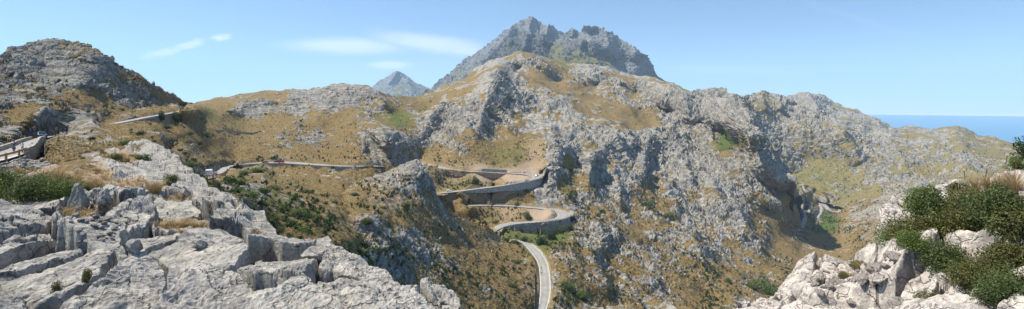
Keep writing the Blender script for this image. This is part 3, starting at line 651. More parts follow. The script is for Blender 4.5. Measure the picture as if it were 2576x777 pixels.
# crests standing out of the slope (drawn downwards): polyline, share of the distance, reach left, reach right
SM = [([(560, 292), (620, 272), (700, 262), (800, 262), (860, 268)], .06, 14, 30), ([(790, 240), (850, 234), (910, 238), (950, 252)], .05, 12, 24), ([(900, 262), (940, 258), (985, 268)], .05, 14, 20), ([(1560, 250), (1610, 320), (1650, 380)], .035, 30, 12), ([(1480, 290), (1520, 340), (1560, 400), (1580, 440)], .04, 26, 12), ([(1640, 300), (1700, 370), (1740, 430)], .04, 30, 12), ([(1420, 230), (1450, 290), (1470, 350)], .04, 30, 14), ([(1660, 460), (1690, 520), (1700, 560)], .05, 26, 10), ([(1750, 420), (1790, 480), (1810, 540)], .05, 28, 10), ([(1540, 440), (1560, 500), (1570, 540)], .05, 24, 10), ([(1600, 620), (1640, 680), (1660, 740)], .04, 24, 12), ([(1480, 640), (1510, 700), (1520, 760)], .04, 22, 10),
      ([(1262, 168), (1235, 215), (1222, 260), (1212, 300), (1200, 340)], .21, 75, 34), ([(1150, 235), (1110, 275), (1075, 315), (1060, 345)], .10, 50, 22),
      ([(1160, 290), (1180, 330), (1195, 370)], .07, 30, 18), ([(1360, 215), (1375, 280), (1385, 340), (1395, 400)], .07, 50, 40),
      ([(1710, 240), (1735, 290), (1775, 345), (1800, 372)], .07, 60, 22), ([(1838, 268), (1860, 305), (1890, 350), (1925, 410), (1965, 460)], .06, 34, 26),
      ([(1790, 360), (1830, 410), (1870, 460), (1905, 510)], .06, 45, 20), ([(1560, 320), (1540, 360), (1500, 400), (1450, 430)], .07, 45, 25), ([(1560, 330), (1580, 365), (1570, 400)], .08, 40, 18),
      ([(1480, 400), (1475, 450), (1470, 490)], .06, 22, 12), ([(1620, 370), (1610, 420), (1600, 470)], .08, 30, 12), ([(1690, 400), (1720, 450), (1730, 490)], .07, 40, 18),
      ([(1800, 480), (1830, 520), (1860, 570), (1880, 620)], .07, 50, 20), ([(1700, 560), (1740, 610), (1760, 680)], .06, 45, 18), ([(1500, 570), (1515, 600), (1500, 640)], .06, 22, 10), ([(1560, 580), (1600, 600), (1640, 620)], .05, 25, 12),
      ([(925, 328), (960, 345), (995, 365)], .12, 30, 14), ([(905, 345), (915, 365), (920, 395)], .10, 14, 14), ([(960, 330), (975, 365), (985, 400)], .12, 22, 12), ([(240, 130), (300, 200), (370, 270), (395, 285)], .10, 60, 22), ([(340, 190), (370, 225), (400, 262)], .07, 25, 14), ([(860, 235), (880, 262), (900, 285)], .07, 40, 20), ([(950, 250), (965, 275), (985, 292)], .06, 20, 12),
      ([(100, 300), (150, 300), (185, 312)], .05, 30, 10), ([(1650, 230), (1690, 270), (1720, 300)], .04, 40, 15), ([(1880, 330), (1905, 370)], .05, 20, 10), ([(640, 440), (700, 500), (760, 550)], .05, 20, 12)]
LEFT_CREST = [(x, y+6, D) for x, y, D in LEFT_CREST[:-2]]+LEFT_CREST[-2:]
MASSIF = [(x, y+(7 if 1200 < x < 1700 else 2), D) for x, y, D in MASSIF]
M_TOP = LEFT_CREST+MID_CREST+MASSIF
FM = Field(M_CTRL+M_TOP, smooth=4)
def m_bot(x):
    h = np.interp(x, [-200, 0, 130, 340, 400, 460, 520, 600, 700, 830, 900, 1156, 1180, 1850, 1860, 2000, 2100, 2200, 2400], [470, 470, 450, 430, 450, 490, 530, 600, 660, 690, 720, 810, 800, 800, 800, 800, 740, 720, 640])
    return h
Q, gx, gy = layer_grid(FM, M_TOP, -130, 2330, 1.35, m_bot, 570, 22, gam=1.18)
cv = cover(gx, gy)
Q = strokes(Q, gx, gy, [s for s in SM], 'ABCDEFGHI')
Q, quiet = carve(Q, 'ABCDEFGHI', gx, gy)
strata = sstep(1080, 980, gx)*sstep(420, 360, gy)
cv_r = cv[..., 0]
cv_r = np.maximum(cv_r, CUT*.95)
Q, rock, hh = relief(Q, gx, gy, cv_r, quiet, strata=strata, zsq=1.0, calm=(1-(.42+.05*sstep(480, 560, gx))*sstep(1100, 1040, gx)*sstep(440, 400, gy))*(1-.7*sstep(1985, 2020, gx)*sstep(420, 460, gy))*(1-.5*sstep(1900, 1940, gx)*sstep(400, 440, gy))*(1-.8*sstep(1090, 1120, gx)*sstep(1385, 1360, gx)*sstep(395, 410, gy)*sstep(600, 575, gy)))
_D = Q[..., 1]; _c = np.stack([_D[:-1, :-1], _D[1:, :-1], _D[1:, 1:], _D[:-1, 1:]]); _r = _c.max(0)/_c.min(0)
keep = ~((_r > 1.011) & (gx[:-1, :-1] > 1992) & (gx[:-1, :-1] < 2027) & (gy[:-1, :-1] < 548)) & ~((_r > 1.05) & (gx[:-1, :-1] > 1860) & (gx[:-1, :-1] < 2030) & (gy[:-1, :-1] < 560) & (np.arange(_r.shape[0])[:, None] > 24))
finish('M', Q, dict(strata=strata, quiet=quiet, rock=rock, green=cv[..., 1], soil=np.clip(cv[..., 2]*1.2-.1+.4*(quiet < .3)*(1-rock)-CUT, 0, 1)), MT['hill'], keep=keep)

# ---------------------------------------------------------------- the spur in the middle of the valley
N_TOP = [(835, 560, 172), (850, 510, 215), (865, 478, 255), (900, 452, 285), (941, 441, 292), (977, 427, 296), (1003, 417, 290), (1029, 404, 298), (1050, 399, 300), (1062, 412, 296), (1076, 432, 290), (1088, 458, 286), (1097, 484, 284), (1108, 506, 286), (1122, 522, 292), (1165, 552, 306), (1200, 562, 322), (1229, 568, 326), (1250, 588, 330), (1262, 604, 332), (1290, 611, 331), (1318, 616, 328), (1328, 630, 318), (1340, 645, 308), (1350, 660, 296), (1357, 680, 284), (1358.5, 710, 268), (1358.5, 735, 256), (1357, 755, 247), (1353, 777, 240), (1343, 801, 230)]
N_CTRL = [(850, 600, 150), (850, 700, 120), (900, 500, 205), (900, 560, 165), (940, 480, 240), (1000, 470, 262), (1050, 450, 275), (1080, 480, 283), (1000, 520, 225), (1060, 530, 252), (1120, 560, 272), (950, 600, 170), (1030, 600, 205), (1100, 620, 235), (1180, 620, 280), (1240, 640, 295), (1300, 660, 292), (900, 640, 130), (1000, 680, 160), (1100, 700, 185), (1200, 700, 230), (1280, 720, 245), (1330, 720, 256), (1330, 777, 232), (1260, 790, 205), (1180, 790, 180), (1080, 800, 150), (960, 800, 120), (870, 800, 100), (1330, 680, 278)]
FN = Field(N_CTRL+N_TOP, smooth=4)
SN = [([(1050, 400), (1040, 440), (1015, 470)], .03, 40, 40), ([(1040, 480), (1070, 520), (1100, 560)], .05, 20, 15), ([(905, 540), (940, 570), (975, 610), (990, 650)], .09, 28, 14), ([(940, 535), (980, 560)], .05, 15, 10), ([(1000, 590), (1050, 620), (1080, 660)], .06, 30, 15), ([(1100, 560), (1150, 600), (1190, 650)], .04, 20, 12), ([(1010, 560), (1035, 585)], .05, 15, 10)]
COVER_N = [(850, 560, .2, .4, 0), (900, 480, .4, .2, 0), (940, 460, .55, .15, 0), (1000, 440, .85, .1, 0), (1050, 430, .85, .12, 0), (1060, 460, .9, .1, 0), (1010, 470, .75, .1, 0), (960, 480, .5, .15, .2), (950, 500, .2, .2, .5), (1000, 510, .15, .2, .6), (1050, 520, .15, .2, .3), (1085, 500, .5, .15, 0), (1060, 560, .2, .2, .1), (900, 520, .2, .4, 0), (880, 560, .6, .2, 0), (930, 560, .8, .1, 0), (970, 600, .8, .1, 0), (980, 640, .7, .2, 0), (900, 620, .4, .3, 0), (1040, 590, .75, .15, 0), (1020, 620, .6, .2, 0), (1080, 640, .7, .15, 0), (1010, 550, .2, .3, .1), (1100, 570, .3, .2, .2), (1130, 540, .45, .15, .1), (1160, 580, .45, .15, .05), (1200, 590, .3, .2, .15), (1240, 600, .25, .3, .5), (1130, 620, .3, .2, 0), (1180, 640, .35, .15, 0), (1250, 650, .2, .25, 0), (1300, 650, .35, .2, 0), (1200, 700, .22, .25, 0), (1280, 700, .25, .25, 0), (1340, 700, .35, .1, .3), (1150, 720, .3, .2, 0), (1250, 740, .4, .2, 0), (1300, 770, .25, .3, 0), (1200, 770, .3, .3, 0), (1100, 700, .5, .2, 0), (1345, 740, .3, .15, .3)]
def n_bot(x): return np.interp(x, [830, 900, 1156, 1180, 1400], [700, 730, 812, 812, 812])
Q, gx, gy = layer_grid(FN, N_TOP, 838, 1358.5, 1.15, n_bot, 300, 20, bslope=1.0)
Q = strokes(Q, gx, gy, SN, 'EF')
off = 1+.03*sstep(872, 842, gx)
Q = Q*off[..., None]
_c = COVER; COVER = COVER_N; cv = cover(gx, gy); COVER = _c
Q, quiet = carve(Q, 'EF', gx, gy)
Q, rock, hh = relief(Q, gx, gy, np.maximum(cv[..., 0], CUT*.95), quiet, seed=3, foot_k=1.15, big=.45, calm=1-.45*sstep(60, 20, gy-ys_at(N_TOP, gx)))
finish('N', Q, dict(quiet=quiet, rock=rock, green=cv[..., 1], soil=np.clip(cv[..., 2]*1.2-.1+.3*(quiet < .3)*(1-rock), 0, 1)), MT['hill'])

# ---------------------------------------------------------------- ranges on the right
def simple_range(name, top, ctrl, x0, x1, dx, ybot, rows, cov, mat, obj, S=(), seed=0, back=14, amp=1.0, big=1.0, bs=.6, zsq=1.0, lm=.16):
    global COVER
    Fd = Field(list(ctrl)+list(top), smooth=2)
    Q, gx, gy = layer_grid(Fd, top, x0, x1, dx, ybot, rows, back, bs)
    Q = strokes(Q, gx, gy, S)
    keep = COVER; COVER = cov; cv = cover(gx, gy); COVER = keep
    Q, rock, hh = relief(Q, gx, gy, cv[..., 0], np.ones(gx.shape), seed=seed, foot_k=dx, amp=amp, big=big, zsq=zsq, lam_max=lm)
    return finish(name, Q, dict(rock=rock, green=cv[..., 1], soil=cv[..., 2]), mat, obj=obj)
TOP_R = [(1690, 250, 1700), (1715, 238, 1750), (1740, 234, 1800), (1765, 232, 1820), (1785, 226, 1850), (1810, 224, 1850), (1840, 238, 1800), (1868, 250, 1750), (1880, 242, 1800), (1900, 235, 1850), (1925, 234, 1850), (1950, 240, 1850), (1975, 244, 1850), (2000, 262, 1800), (2020, 272, 1800), (2050, 281, 1800), (2085, 296, 1800), (2120, 302, 1850), (2150, 300, 1900), (2190, 304, 2000), (2215, 312, 2000), (2240, 322, 2000), (2265, 321, 2000), (2285, 316, 2000), (2320, 318, 2000), (2340, 326, 1950), (2375, 319, 1900), (2400, 318, 1900), (2430, 323, 1850), (2460, 340, 1800), (2500, 347, 1750), (2530, 355, 1700), (2560, 366, 1650), (2580, 368, 1600), (2640, 390, 1550), (2720, 420, 1500)]
C_R = [(1800, 280, 1600), (1880, 300, 1500), (1960, 300, 1600), (1960, 360, 1480), (2030, 330, 1500), (2030, 400, 1450), (2060, 460, 1330), (2000, 440, 1400), (2120, 340, 1500), (2120, 420, 1380), (2150, 480, 1240), (2250, 380, 1450), (2250, 450, 1250), (2250, 520, 1040), (2350, 360, 1500), (2350, 430, 1250), (2400, 500, 1000), (2350, 560, 850), (2500, 400, 1350), (2500, 470, 1050), (2620, 430, 1250), (2620, 500, 950), (2150, 540, 1060), (2700, 600, 700)]
COV_R = [(1800, 240, .8, .1, 0), (1900, 260, .75, .15, 0), (1940, 300, .7, .2, 0), (2000, 300, .8, .15, 0), (1960, 350, .75, .2, 0), (2040, 290, .7, .15, 0), (2060, 340, .7, .2, 0), (2050, 390, .5, .4, 0), (2080, 420, .42, .45, 0), (2000, 420, .7, .3, 0), (2050, 450, .4, .5, 0), (2100, 470, .4, .5, 0), (2150, 480, .3, .4, 0), (2050, 480, .2, .4, 0), (2120, 370, .62, .25, 0), (2200, 340, .85, .1, 0), (2200, 400, .75, .2, 0), (2200, 460, .7, .2, 0), (2300, 350, .62, .25, 0), (2300, 400, .65, .3, 0), (2300, 460, .62, .3, 0), (2400, 350, .5, .3, 0), (2400, 420, .58, .35, 0), (2500, 370, .35, .3, 0), (2500, 420, .5, .35, 0), (2576, 390, .35, .3, 0), (2250, 500, .7, .2, 0), (2200, 500, .3, .4, 0), (2350, 520, .6, .3, 0)]
SR = [([(1830, 232), (1855, 262), (1880, 285)], .10, 40, 14), ([(2010, 262), (2020, 300), (2025, 350)], .012, 30, 14), ([(2090, 292), (2120, 350), (2170, 420)], .07, 50, 28), ([(2200, 305), (2250, 380), (2290, 450)], .06, 60, 35), ([(2400, 325), (2420, 390), (2440, 450)], .05, 50, 35), ([(1960, 262), (1968, 280)], .06, 14, 8), ([(1905, 240), (1925, 290)], .05, 25, 15)]
def r_bot(x): return np.interp(x, [1690, 1900, 1990, 2010, 2060, 2150, 2250, 2350, 2500, 2720], [330, 400, 490, 500, 512, 535, 560, 580, 560, 560])
simple_range('R', TOP_R, C_R, 1685, 2720, 1.5, r_bot, 230, COV_R, MT['right'], 'hillside', SR, seed=7, amp=.9, big=.8)
TOP_F = [(1940, 262, 3000), (1985, 243, 3200), (2000, 236, 3200), (2012, 231, 3200), (2030, 232, 3200), (2045, 237, 3200), (2070, 238, 3200), (2085, 245, 3200), (2100, 256, 3200), (2125, 266, 3150), (2150, 274, 3100), (2180, 286, 3000), (2210, 300, 2950), (2240, 318, 2900), (2300, 345, 2800)]
simple_range('RF', TOP_F, [(2000, 290, 2600), (2050, 280, 2700), (2100, 310, 2500), (2200, 340, 2400)], 1942, 2290, 1.5, lambda x: ys_at(TOP_F, x)+55, 60, [(2050, 260, .85, .1, 0), (2150, 300, .75, .15, 0)], MT['right'], 'far_ridge', [([(2030, 235), (2060, 290)], .05, 30, 15)], seed=9)
TOP_K = [(1720, 245, 2600), (1755, 232, 2800), (1775, 222, 2900), (1785, 218, 2900), (1803, 217, 2900), (1812, 223, 2900), (1830, 236, 2800), (1870, 250, 2700)]
simple_range('RK', TOP_K, [(1790, 250, 2500)], 1722, 1868, 1.5, 262, 30, [(1790, 240, .5, .15, 0)], MT['right'], 'far_ridge', seed=10)

# ---------------------------------------------------------------- the high peaks
PK = [(1060, 240, 3600), (1082, 226, 3700), (1095, 214, 3800), (1112, 200, 3900), (1129, 187, 4000), (1148, 168, 4100), (1168, 153, 4200), (1190, 140, 4250), (1218, 121, 4300), (1232, 108, 4350), (1245, 98, 4400), (1262, 86, 4400), (1272, 76, 4450), (1283, 71, 4450), (1290, 64, 4500), (1302, 54, 4500), (1318, 46, 4500), (1330, 41, 4500), (1338, 40, 4500), (1346, 45, 4500), (1355, 52, 4500), (1366, 63, 4500), (1373, 62, 4500), (1382, 62, 4500), (1390, 65, 4500), (1400, 74, 4450), (1412, 81, 4450), (1419, 83, 4450), (1426, 81, 4400), (1433, 76, 4400), (1442, 73, 4400), (1450, 76, 4400), (1458, 82, 4400), (1466, 80, 4400), (1471, 70, 3900), (1477, 63, 3900), (1487, 65, 3900), (1498, 62, 3900), (1510, 68, 3900), (1523, 73, 3900), (1540, 84, 3850), (1552, 90, 3850), (1570, 104, 3800), (1587, 116, 3750), (1604, 126, 3700), (1619, 136, 3650), (1630, 147, 4050), (1636, 160, 4000), (1645, 177, 3950), (1655, 193, 3850), (1668, 201, 3800), (1690, 208, 3700), (1705, 216, 3600), (1725, 228, 3500), (1760, 242, 3400)]
PK_C = [(1120, 240, 3300), (1180, 200, 3500), (1250, 140, 3900), (1300, 90, 4250), (1350, 90, 4150), (1400, 110, 4000), (1450, 110, 4100), (1485, 110, 3700), (1500, 150, 3600), (1550, 150, 3700), (1600, 180, 3500), (1640, 210, 3400), (1420, 100, 4300)]
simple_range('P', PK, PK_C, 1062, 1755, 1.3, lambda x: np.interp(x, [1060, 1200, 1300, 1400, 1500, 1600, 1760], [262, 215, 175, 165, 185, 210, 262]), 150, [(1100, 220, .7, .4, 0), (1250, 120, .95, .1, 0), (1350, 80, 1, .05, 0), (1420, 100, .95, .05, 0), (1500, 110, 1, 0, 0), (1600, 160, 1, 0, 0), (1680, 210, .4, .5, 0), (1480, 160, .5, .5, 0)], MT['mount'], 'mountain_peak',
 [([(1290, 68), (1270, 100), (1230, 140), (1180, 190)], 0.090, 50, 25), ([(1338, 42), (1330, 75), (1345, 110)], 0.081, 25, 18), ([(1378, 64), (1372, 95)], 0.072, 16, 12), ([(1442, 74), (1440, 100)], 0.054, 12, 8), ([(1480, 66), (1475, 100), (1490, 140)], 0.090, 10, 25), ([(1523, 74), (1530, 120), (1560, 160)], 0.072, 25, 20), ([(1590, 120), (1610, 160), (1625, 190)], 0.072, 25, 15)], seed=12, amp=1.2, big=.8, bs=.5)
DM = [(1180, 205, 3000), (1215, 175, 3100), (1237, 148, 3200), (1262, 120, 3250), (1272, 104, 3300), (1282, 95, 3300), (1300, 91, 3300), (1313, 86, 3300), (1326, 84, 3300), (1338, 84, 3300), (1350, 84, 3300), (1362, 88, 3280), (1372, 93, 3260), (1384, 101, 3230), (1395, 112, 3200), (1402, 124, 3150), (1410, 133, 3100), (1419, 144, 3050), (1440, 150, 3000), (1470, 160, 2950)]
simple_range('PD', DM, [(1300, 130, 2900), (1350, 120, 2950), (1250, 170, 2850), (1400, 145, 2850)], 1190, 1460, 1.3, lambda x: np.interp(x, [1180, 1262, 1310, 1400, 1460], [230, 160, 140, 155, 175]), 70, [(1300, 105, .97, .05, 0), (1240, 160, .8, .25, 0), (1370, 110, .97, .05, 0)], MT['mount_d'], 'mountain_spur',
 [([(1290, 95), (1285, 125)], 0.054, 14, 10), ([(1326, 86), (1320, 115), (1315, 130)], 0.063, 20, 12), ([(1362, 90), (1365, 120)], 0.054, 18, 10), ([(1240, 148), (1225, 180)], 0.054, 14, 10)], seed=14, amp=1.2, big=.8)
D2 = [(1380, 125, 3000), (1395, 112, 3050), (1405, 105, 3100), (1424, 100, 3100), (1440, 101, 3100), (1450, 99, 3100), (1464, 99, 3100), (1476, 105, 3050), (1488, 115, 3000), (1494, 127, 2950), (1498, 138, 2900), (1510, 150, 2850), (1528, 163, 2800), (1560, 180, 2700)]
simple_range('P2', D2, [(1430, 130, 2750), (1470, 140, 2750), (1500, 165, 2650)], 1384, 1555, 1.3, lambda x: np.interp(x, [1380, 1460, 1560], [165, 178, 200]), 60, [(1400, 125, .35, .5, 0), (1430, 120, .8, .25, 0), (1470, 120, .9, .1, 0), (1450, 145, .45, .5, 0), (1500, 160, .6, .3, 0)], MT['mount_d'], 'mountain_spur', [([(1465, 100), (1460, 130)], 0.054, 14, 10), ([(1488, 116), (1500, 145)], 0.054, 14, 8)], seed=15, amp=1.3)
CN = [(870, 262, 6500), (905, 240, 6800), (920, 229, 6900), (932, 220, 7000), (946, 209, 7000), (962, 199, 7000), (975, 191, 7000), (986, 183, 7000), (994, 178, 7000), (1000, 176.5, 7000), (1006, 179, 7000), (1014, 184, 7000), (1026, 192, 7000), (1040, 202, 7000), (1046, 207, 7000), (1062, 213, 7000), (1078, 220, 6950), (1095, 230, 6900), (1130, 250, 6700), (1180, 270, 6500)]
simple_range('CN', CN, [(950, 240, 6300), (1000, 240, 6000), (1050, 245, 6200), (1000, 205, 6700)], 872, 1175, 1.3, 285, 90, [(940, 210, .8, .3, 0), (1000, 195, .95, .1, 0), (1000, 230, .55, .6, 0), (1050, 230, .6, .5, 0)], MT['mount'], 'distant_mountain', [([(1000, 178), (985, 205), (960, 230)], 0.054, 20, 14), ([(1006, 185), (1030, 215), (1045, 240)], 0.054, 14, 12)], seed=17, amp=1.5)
# ---------------------------------------------------------------- foreground limestone
def blocks(q, cell, sy, rot, seed, A, tilt, crack, cw, warp=.35):
    c, s = math.cos(rot), math.sin(rot)
    u = (q[:, 0]*c+q[:, 1]*s)/cell; v = (-q[:, 0]*s+q[:, 1]*c)/(cell*sy)
    p = np.c_[u, v, np.zeros(len(u))]
    p[:, :2] += warp*np.c_[perlin(p*.9+3, seed), perlin(p*.9+9, seed+1)]+.07*np.c_[perlin(p*5, seed+2), perlin(p*5, seed+3)]
    f1, f2, r, off = worley(p.astype(f32), seed, 2)
    e = np.clip((f2-f1)/cw, 0, 1)
    h = A*(r[:, 0]-.5)+tilt*(off[:, 0]*(r[:, 1]-.5)+off[:, 1]*(r[:, 2]-.6))-crack*(1-e)**2.0
    return h, e, r
H_TOP = [(-140, 448, 36), (-60, 440, 38), (0, 434, 40), (60, 428, 42), (130, 407, 46), (200, 384, 52), (250, 376, 54), (300, 369, 56), (335, 352, 58), (350, 348, 58), (370, 347, 58), (385, 352, 57), (400, 362, 55), (412, 373, 52), (430, 378, 49), (447, 384, 46), (456, 398, 42), (470, 412, 40), (486, 424, 37), (497, 436, 34), (508, 450, 31), (525, 462, 28), (552, 474, 25), (575, 482, 22.5), (590, 497, 20.5), (600, 505, 19.5), (625, 528, 17.5), (640, 543, 16.5), (660, 549, 15.5), (690, 568, 14), (715, 582, 13), (740, 590, 12.2), (752, 600, 11.8), (775, 600, 11.4), (800, 600, 11), (822, 598, 10.8), (832, 606, 10.6), (840, 625, 10.2), (865, 628, 10), (895, 640, 9.8), (930, 656, 9.3), (945, 653, 9.2), (970, 656, 9), (990, 668, 8.8), (1010, 683, 8.5), (1040, 690, 8.3), (1065, 702, 8.1), (1090, 705, 8), (1120, 708, 7.9), (1140, 714, 7.8), (1150, 724, 7.7), (1155, 740, 7.5), (1157, 777, 7.0), (1158, 810, 6.6)]
H_C = [(-140, 800, 6.8), (0, 777, 7.1), (400, 777, 7.1), (800, 777, 6.9), (1000, 777, 6.8), (0, 650, 9.4), (300, 650, 9.4), (550, 650, 9.3), (750, 660, 9.0), (900, 690, 8.3), (1050, 720, 7.6), (-100, 530, 14), (0, 530, 14), (300, 530, 14), (450, 560, 12.8), (600, 560, 12.5), (700, 600, 11.2), (760, 620, 10.4), (0, 480, 20), (200, 490, 18), (300, 460, 23), (400, 450, 25), (480, 445, 28), (540, 480, 22.5), (620, 545, 15), (100, 450, 28), (250, 410, 38), (400, 400, 44), (350, 375, 53), (440, 400, 42), (470, 430, 33), (340, 430, 31)]
FH = Field(H_C+H_TOP, smooth=1)
def h_bot(x): return np.interp(x, [-150, 1120, 1158], [880, 880, 880])
# steeper flanks of the outcrop: pale shoulder and the step down towards the valley
Q, gx, gy = layer_grid(FH, H_TOP, -135, 1157, 1.15, h_bot, 470, 26, bslope=2.2)
nb = 26
HG = cover(gx, gy, ())
shp = Q.shape[:2]; q = Q.reshape(-1, 3); D = q[:, 1]
X, Y = gx.ravel(), gy.ravel()
near = sstep(26, 15, D); farw = 1-near
h = .35*fbm(q*[.16, .11, .1], 3, 21)*np.clip(D/12, .7, 2)
h1, e1, r1 = blocks(q, 1.3, 2.0, .56, 31, .46, .85, 1.25, .12)
h2, e2, r2 = blocks(q, .5, 1.6, .40, 37, .08, .22, .13, .10)
h3, e3, r3 = blocks(q, 3.4, 1.5, .5, 41, 1.0, 1.1, .8, .12)
h4, e4, r4 = blocks(q, 1.3, 1.3, .3, 47, .35, .45, .4, .15)
sub = sstep(.0, .3, perlin(q*.33, 51)+.08*(r1[:, 3]-.5))
us = q[:, 1]/2.6+.5*q[:, 0]/9+1.3*perlin(q*[.16, .16, .1], 55)+.3*perlin(q*.7, 56); us = us-np.floor(us)
h = h+near*(h1+h2*(.1+.8*sub))+farw*((h3*.45+h4*.5)*np.clip(D/22, 1, 2)*.75+.40*np.where(us < .82, us/.82, (1-us)/.18))
ft = D*1.15/FPX
stp = np.linalg.norm(np.gradient(Q, axis=0), axis=2).ravel(); ft = np.maximum(ft, .55*stp)
h = h-.28*farw
for lam, a in ((.9, .035), (.4, .05), (.18, .09), (.08, .13), (.045, .14)):
    w = np.clip((lam/ft-2.5)/2, 0, 1)
    r = perlin(q*[1/lam, .55/lam, 1/lam], 61)
    h += w*lam*a*(1-2.4*np.abs(r))*(1.0+.4*r1[:, 3])
for lam in (.55, .22):                                   # broken facets
    w = np.clip((lam/ft-3)/2, 0, 1); m = w > 0
    if m.any():
        f1, f2, rr4, off = worley((q[m]/lam+.3*np.c_[perlin(q[m]*2/lam*.5, 5), perlin(q[m]*2/lam*.5, 6), perlin(q[m]/lam, 7)]).astype(f32), 67)
        e = np.clip((f2-f1)*4, 0, 1); h[m] += w[m]*lam*(.16*(rr4[:, 0]-.5)+.35*(off*(rr4[:, 1:4]-.5)).sum(1))*e*(.3+sub[m])
# earth pockets with grass between the ledges
pock = [(250, 440, 40, 22), (330, 455, 55, 20), (395, 470, 34, 14), (450, 495, 40, 10), (300, 395, 60, 14), (60, 470, 130, 40), (150, 440, 80, 30), (620, 590, 55, 12), (480, 540, 50, 8), (215, 545, 60, 22), (200, 420, 80, 22), (420, 545, 40, 8), (590, 520, 12, 20)]
pm = np.zeros(len(q))
for (a, b, c, d) in pock: pm = np.maximum(pm, np.exp(-(((X-a)/c)**2+((Y-b)/d)**2)**2))
pm = np.clip(pm*1.3-.25+.5*perlin(q*.5, 71), 0, 1)*sstep(-.1, .15, pm-.3)
h = h*(1-.7*pm)-.22*pm
H2 = h.reshape(shp); B2 = H2; wa = sstep(15, 30, D).reshape(shp)*.7
for _ in range(2): B2 = (np.roll(B2, 2, 1)+np.roll(B2, -2, 1)+2*B2+np.roll(B2, 1, 1)*2+np.roll(B2, -1, 1)*2)/8; B2 = (np.roll(B2, 1, 0)+np.roll(B2, -1, 0)+2*B2)/4
h = (H2*(1-wa)+B2*wa).ravel()
crackfill = (1-e1)*near
q2 = q.copy(); q2[:, 2] += h
q2[:, 0] += .10*near*perlin(q*[.8, .8, 2.0], 73)+.03*perlin(q*4, 74)*near
q2[:, 1] -= .6*h*near*.3
Q2 = q2.reshape(*shp, 3)
finish('H', Q2, dict(rock=np.ones(shp), green=np.zeros(shp), soil=np.clip(pm*1.2+.6*(crackfill > .75), 0, 1).reshape(shp)), MT['lime'], obj='limestone_outcrop')

I_TOP = [(1838, 800, 8.6), (1862, 775, 9), (1880, 765, 9.3), (1895, 762, 9.5), (1925, 742, 10), (1945, 730, 10.2), (1960, 712, 10.6), (1975, 700, 10.8), (1990, 688, 11), (2008, 672, 11.2), (2030, 664, 11.3), (2060, 660, 11.3), (2085, 660, 11.2), (2100, 664, 11), (2120, 666, 11), (2145, 668, 10.8), (2155, 650, 10.6), (2168, 636, 10.4), (2185, 622, 10.2), (2197, 616, 10), (2203, 590, 9.8), (2206, 560, 9.8), (2210, 530, 10), (2222, 512, 10.3), (2245, 500, 10.8), (2265, 492, 11.2), (2285, 492, 11.2), (2300, 497, 11), (2320, 490, 11), (2335, 486, 11), (2344, 474, 11.3), (2360, 460, 11.8), (2380, 452, 12), (2405, 450, 12.2), (2425, 462, 12), (2440, 458, 12.2), (2460, 450, 12.5), (2480, 446, 12.8), (2505, 436, 13), (2520, 440, 13), (2540, 430, 13.2), (2560, 424, 13.4), (2590, 420, 13.4), (2720, 395, 13.5)]
I_C = [(1900, 790, 8.6), (2000, 777, 8.2), (2000, 730, 9.4), (2080, 700, 9.8), (2100, 777, 7.8), (2150, 720, 8.9), (2200, 777, 7.3), (2220, 700, 8.2), (2240, 640, 8.6), (2240, 580, 9.2), (2240, 540, 9.8), (2300, 777, 6.5), (2300, 650, 7.8), (2300, 560, 9), (2300, 520, 10.2), (2400, 777, 5.9), (2400, 650, 7.2), (2400, 560, 8.6), (2400, 500, 10.4), (2500, 777, 5.5), (2500, 650, 6.8), (2500, 560, 8.1), (2500, 490, 10.6), (2600, 777, 5.2), (2600, 650, 6.4), (2600, 550, 8), (2600, 470, 10.6), (2700, 800, 5), (2700, 600, 6.6)]
FI = Field(I_C+I_TOP, smooth=1)
Q, gx, gy = layer_grid(FI, I_TOP, 1840, 2710, 1.15, lambda x: np.full_like(x, 880.), 470, 24, bslope=1.6)
shp = Q.shape[:2]; q = Q.reshape(-1, 3); D = q[:, 1]
h = .16*fbm(q*.5, 3, 121)
h1, e1, r1 = blocks(q, 1.5, 1.3, -.5, 131, .5, .8, .5, .12)
h2, e2, r2 = blocks(q, .34, 1.2, .4, 137, .13, .34, .13, .2)
sub = sstep(-.15, .25, perlin(q*.6, 151)); big = sstep(640, 600, gy.ravel())
h = h+h1*(1-.35*big)+h2*(.10+.75*sub)*(1-.6*big)
ft = D*1.15/FPX
for lam, a in ((.7, .07), (.33, .085), (.15, .10), (.07, .10)):
    w = np.clip((lam/ft-3)/3, 0, 1); h += w*lam*a*(1-2.4*np.abs(perlin(q/lam, 161)))
q2 = q.copy(); q2[:, 2] += h; q2[:, 0] += .07*perlin(q*[1.5, 1.5, 3], 173)
nb = gy.ravel()
finish('I', q2.reshape(*shp, 3), dict(rock=np.ones(shp), green=np.zeros(shp), soil=(.8*(e1 < .15)*(sub > .5)).reshape(shp)), MT['lime_r'], obj='pale_rock_outcrop')

def surf(layer, x, y):
    """point of a built surface seen at a plan position"""
    Q, at, GXx, GYy = LAYERS[layer]
    c = int(round((x-GXx[-1, 0])/(GXx[-1, 1]-GXx[-1, 0]))); c = max(0, min(c, Q.shape[1]-1))
    r = int(np.argmin(abs(GYy[:, c]-y))); return Vector(Q[r, c])

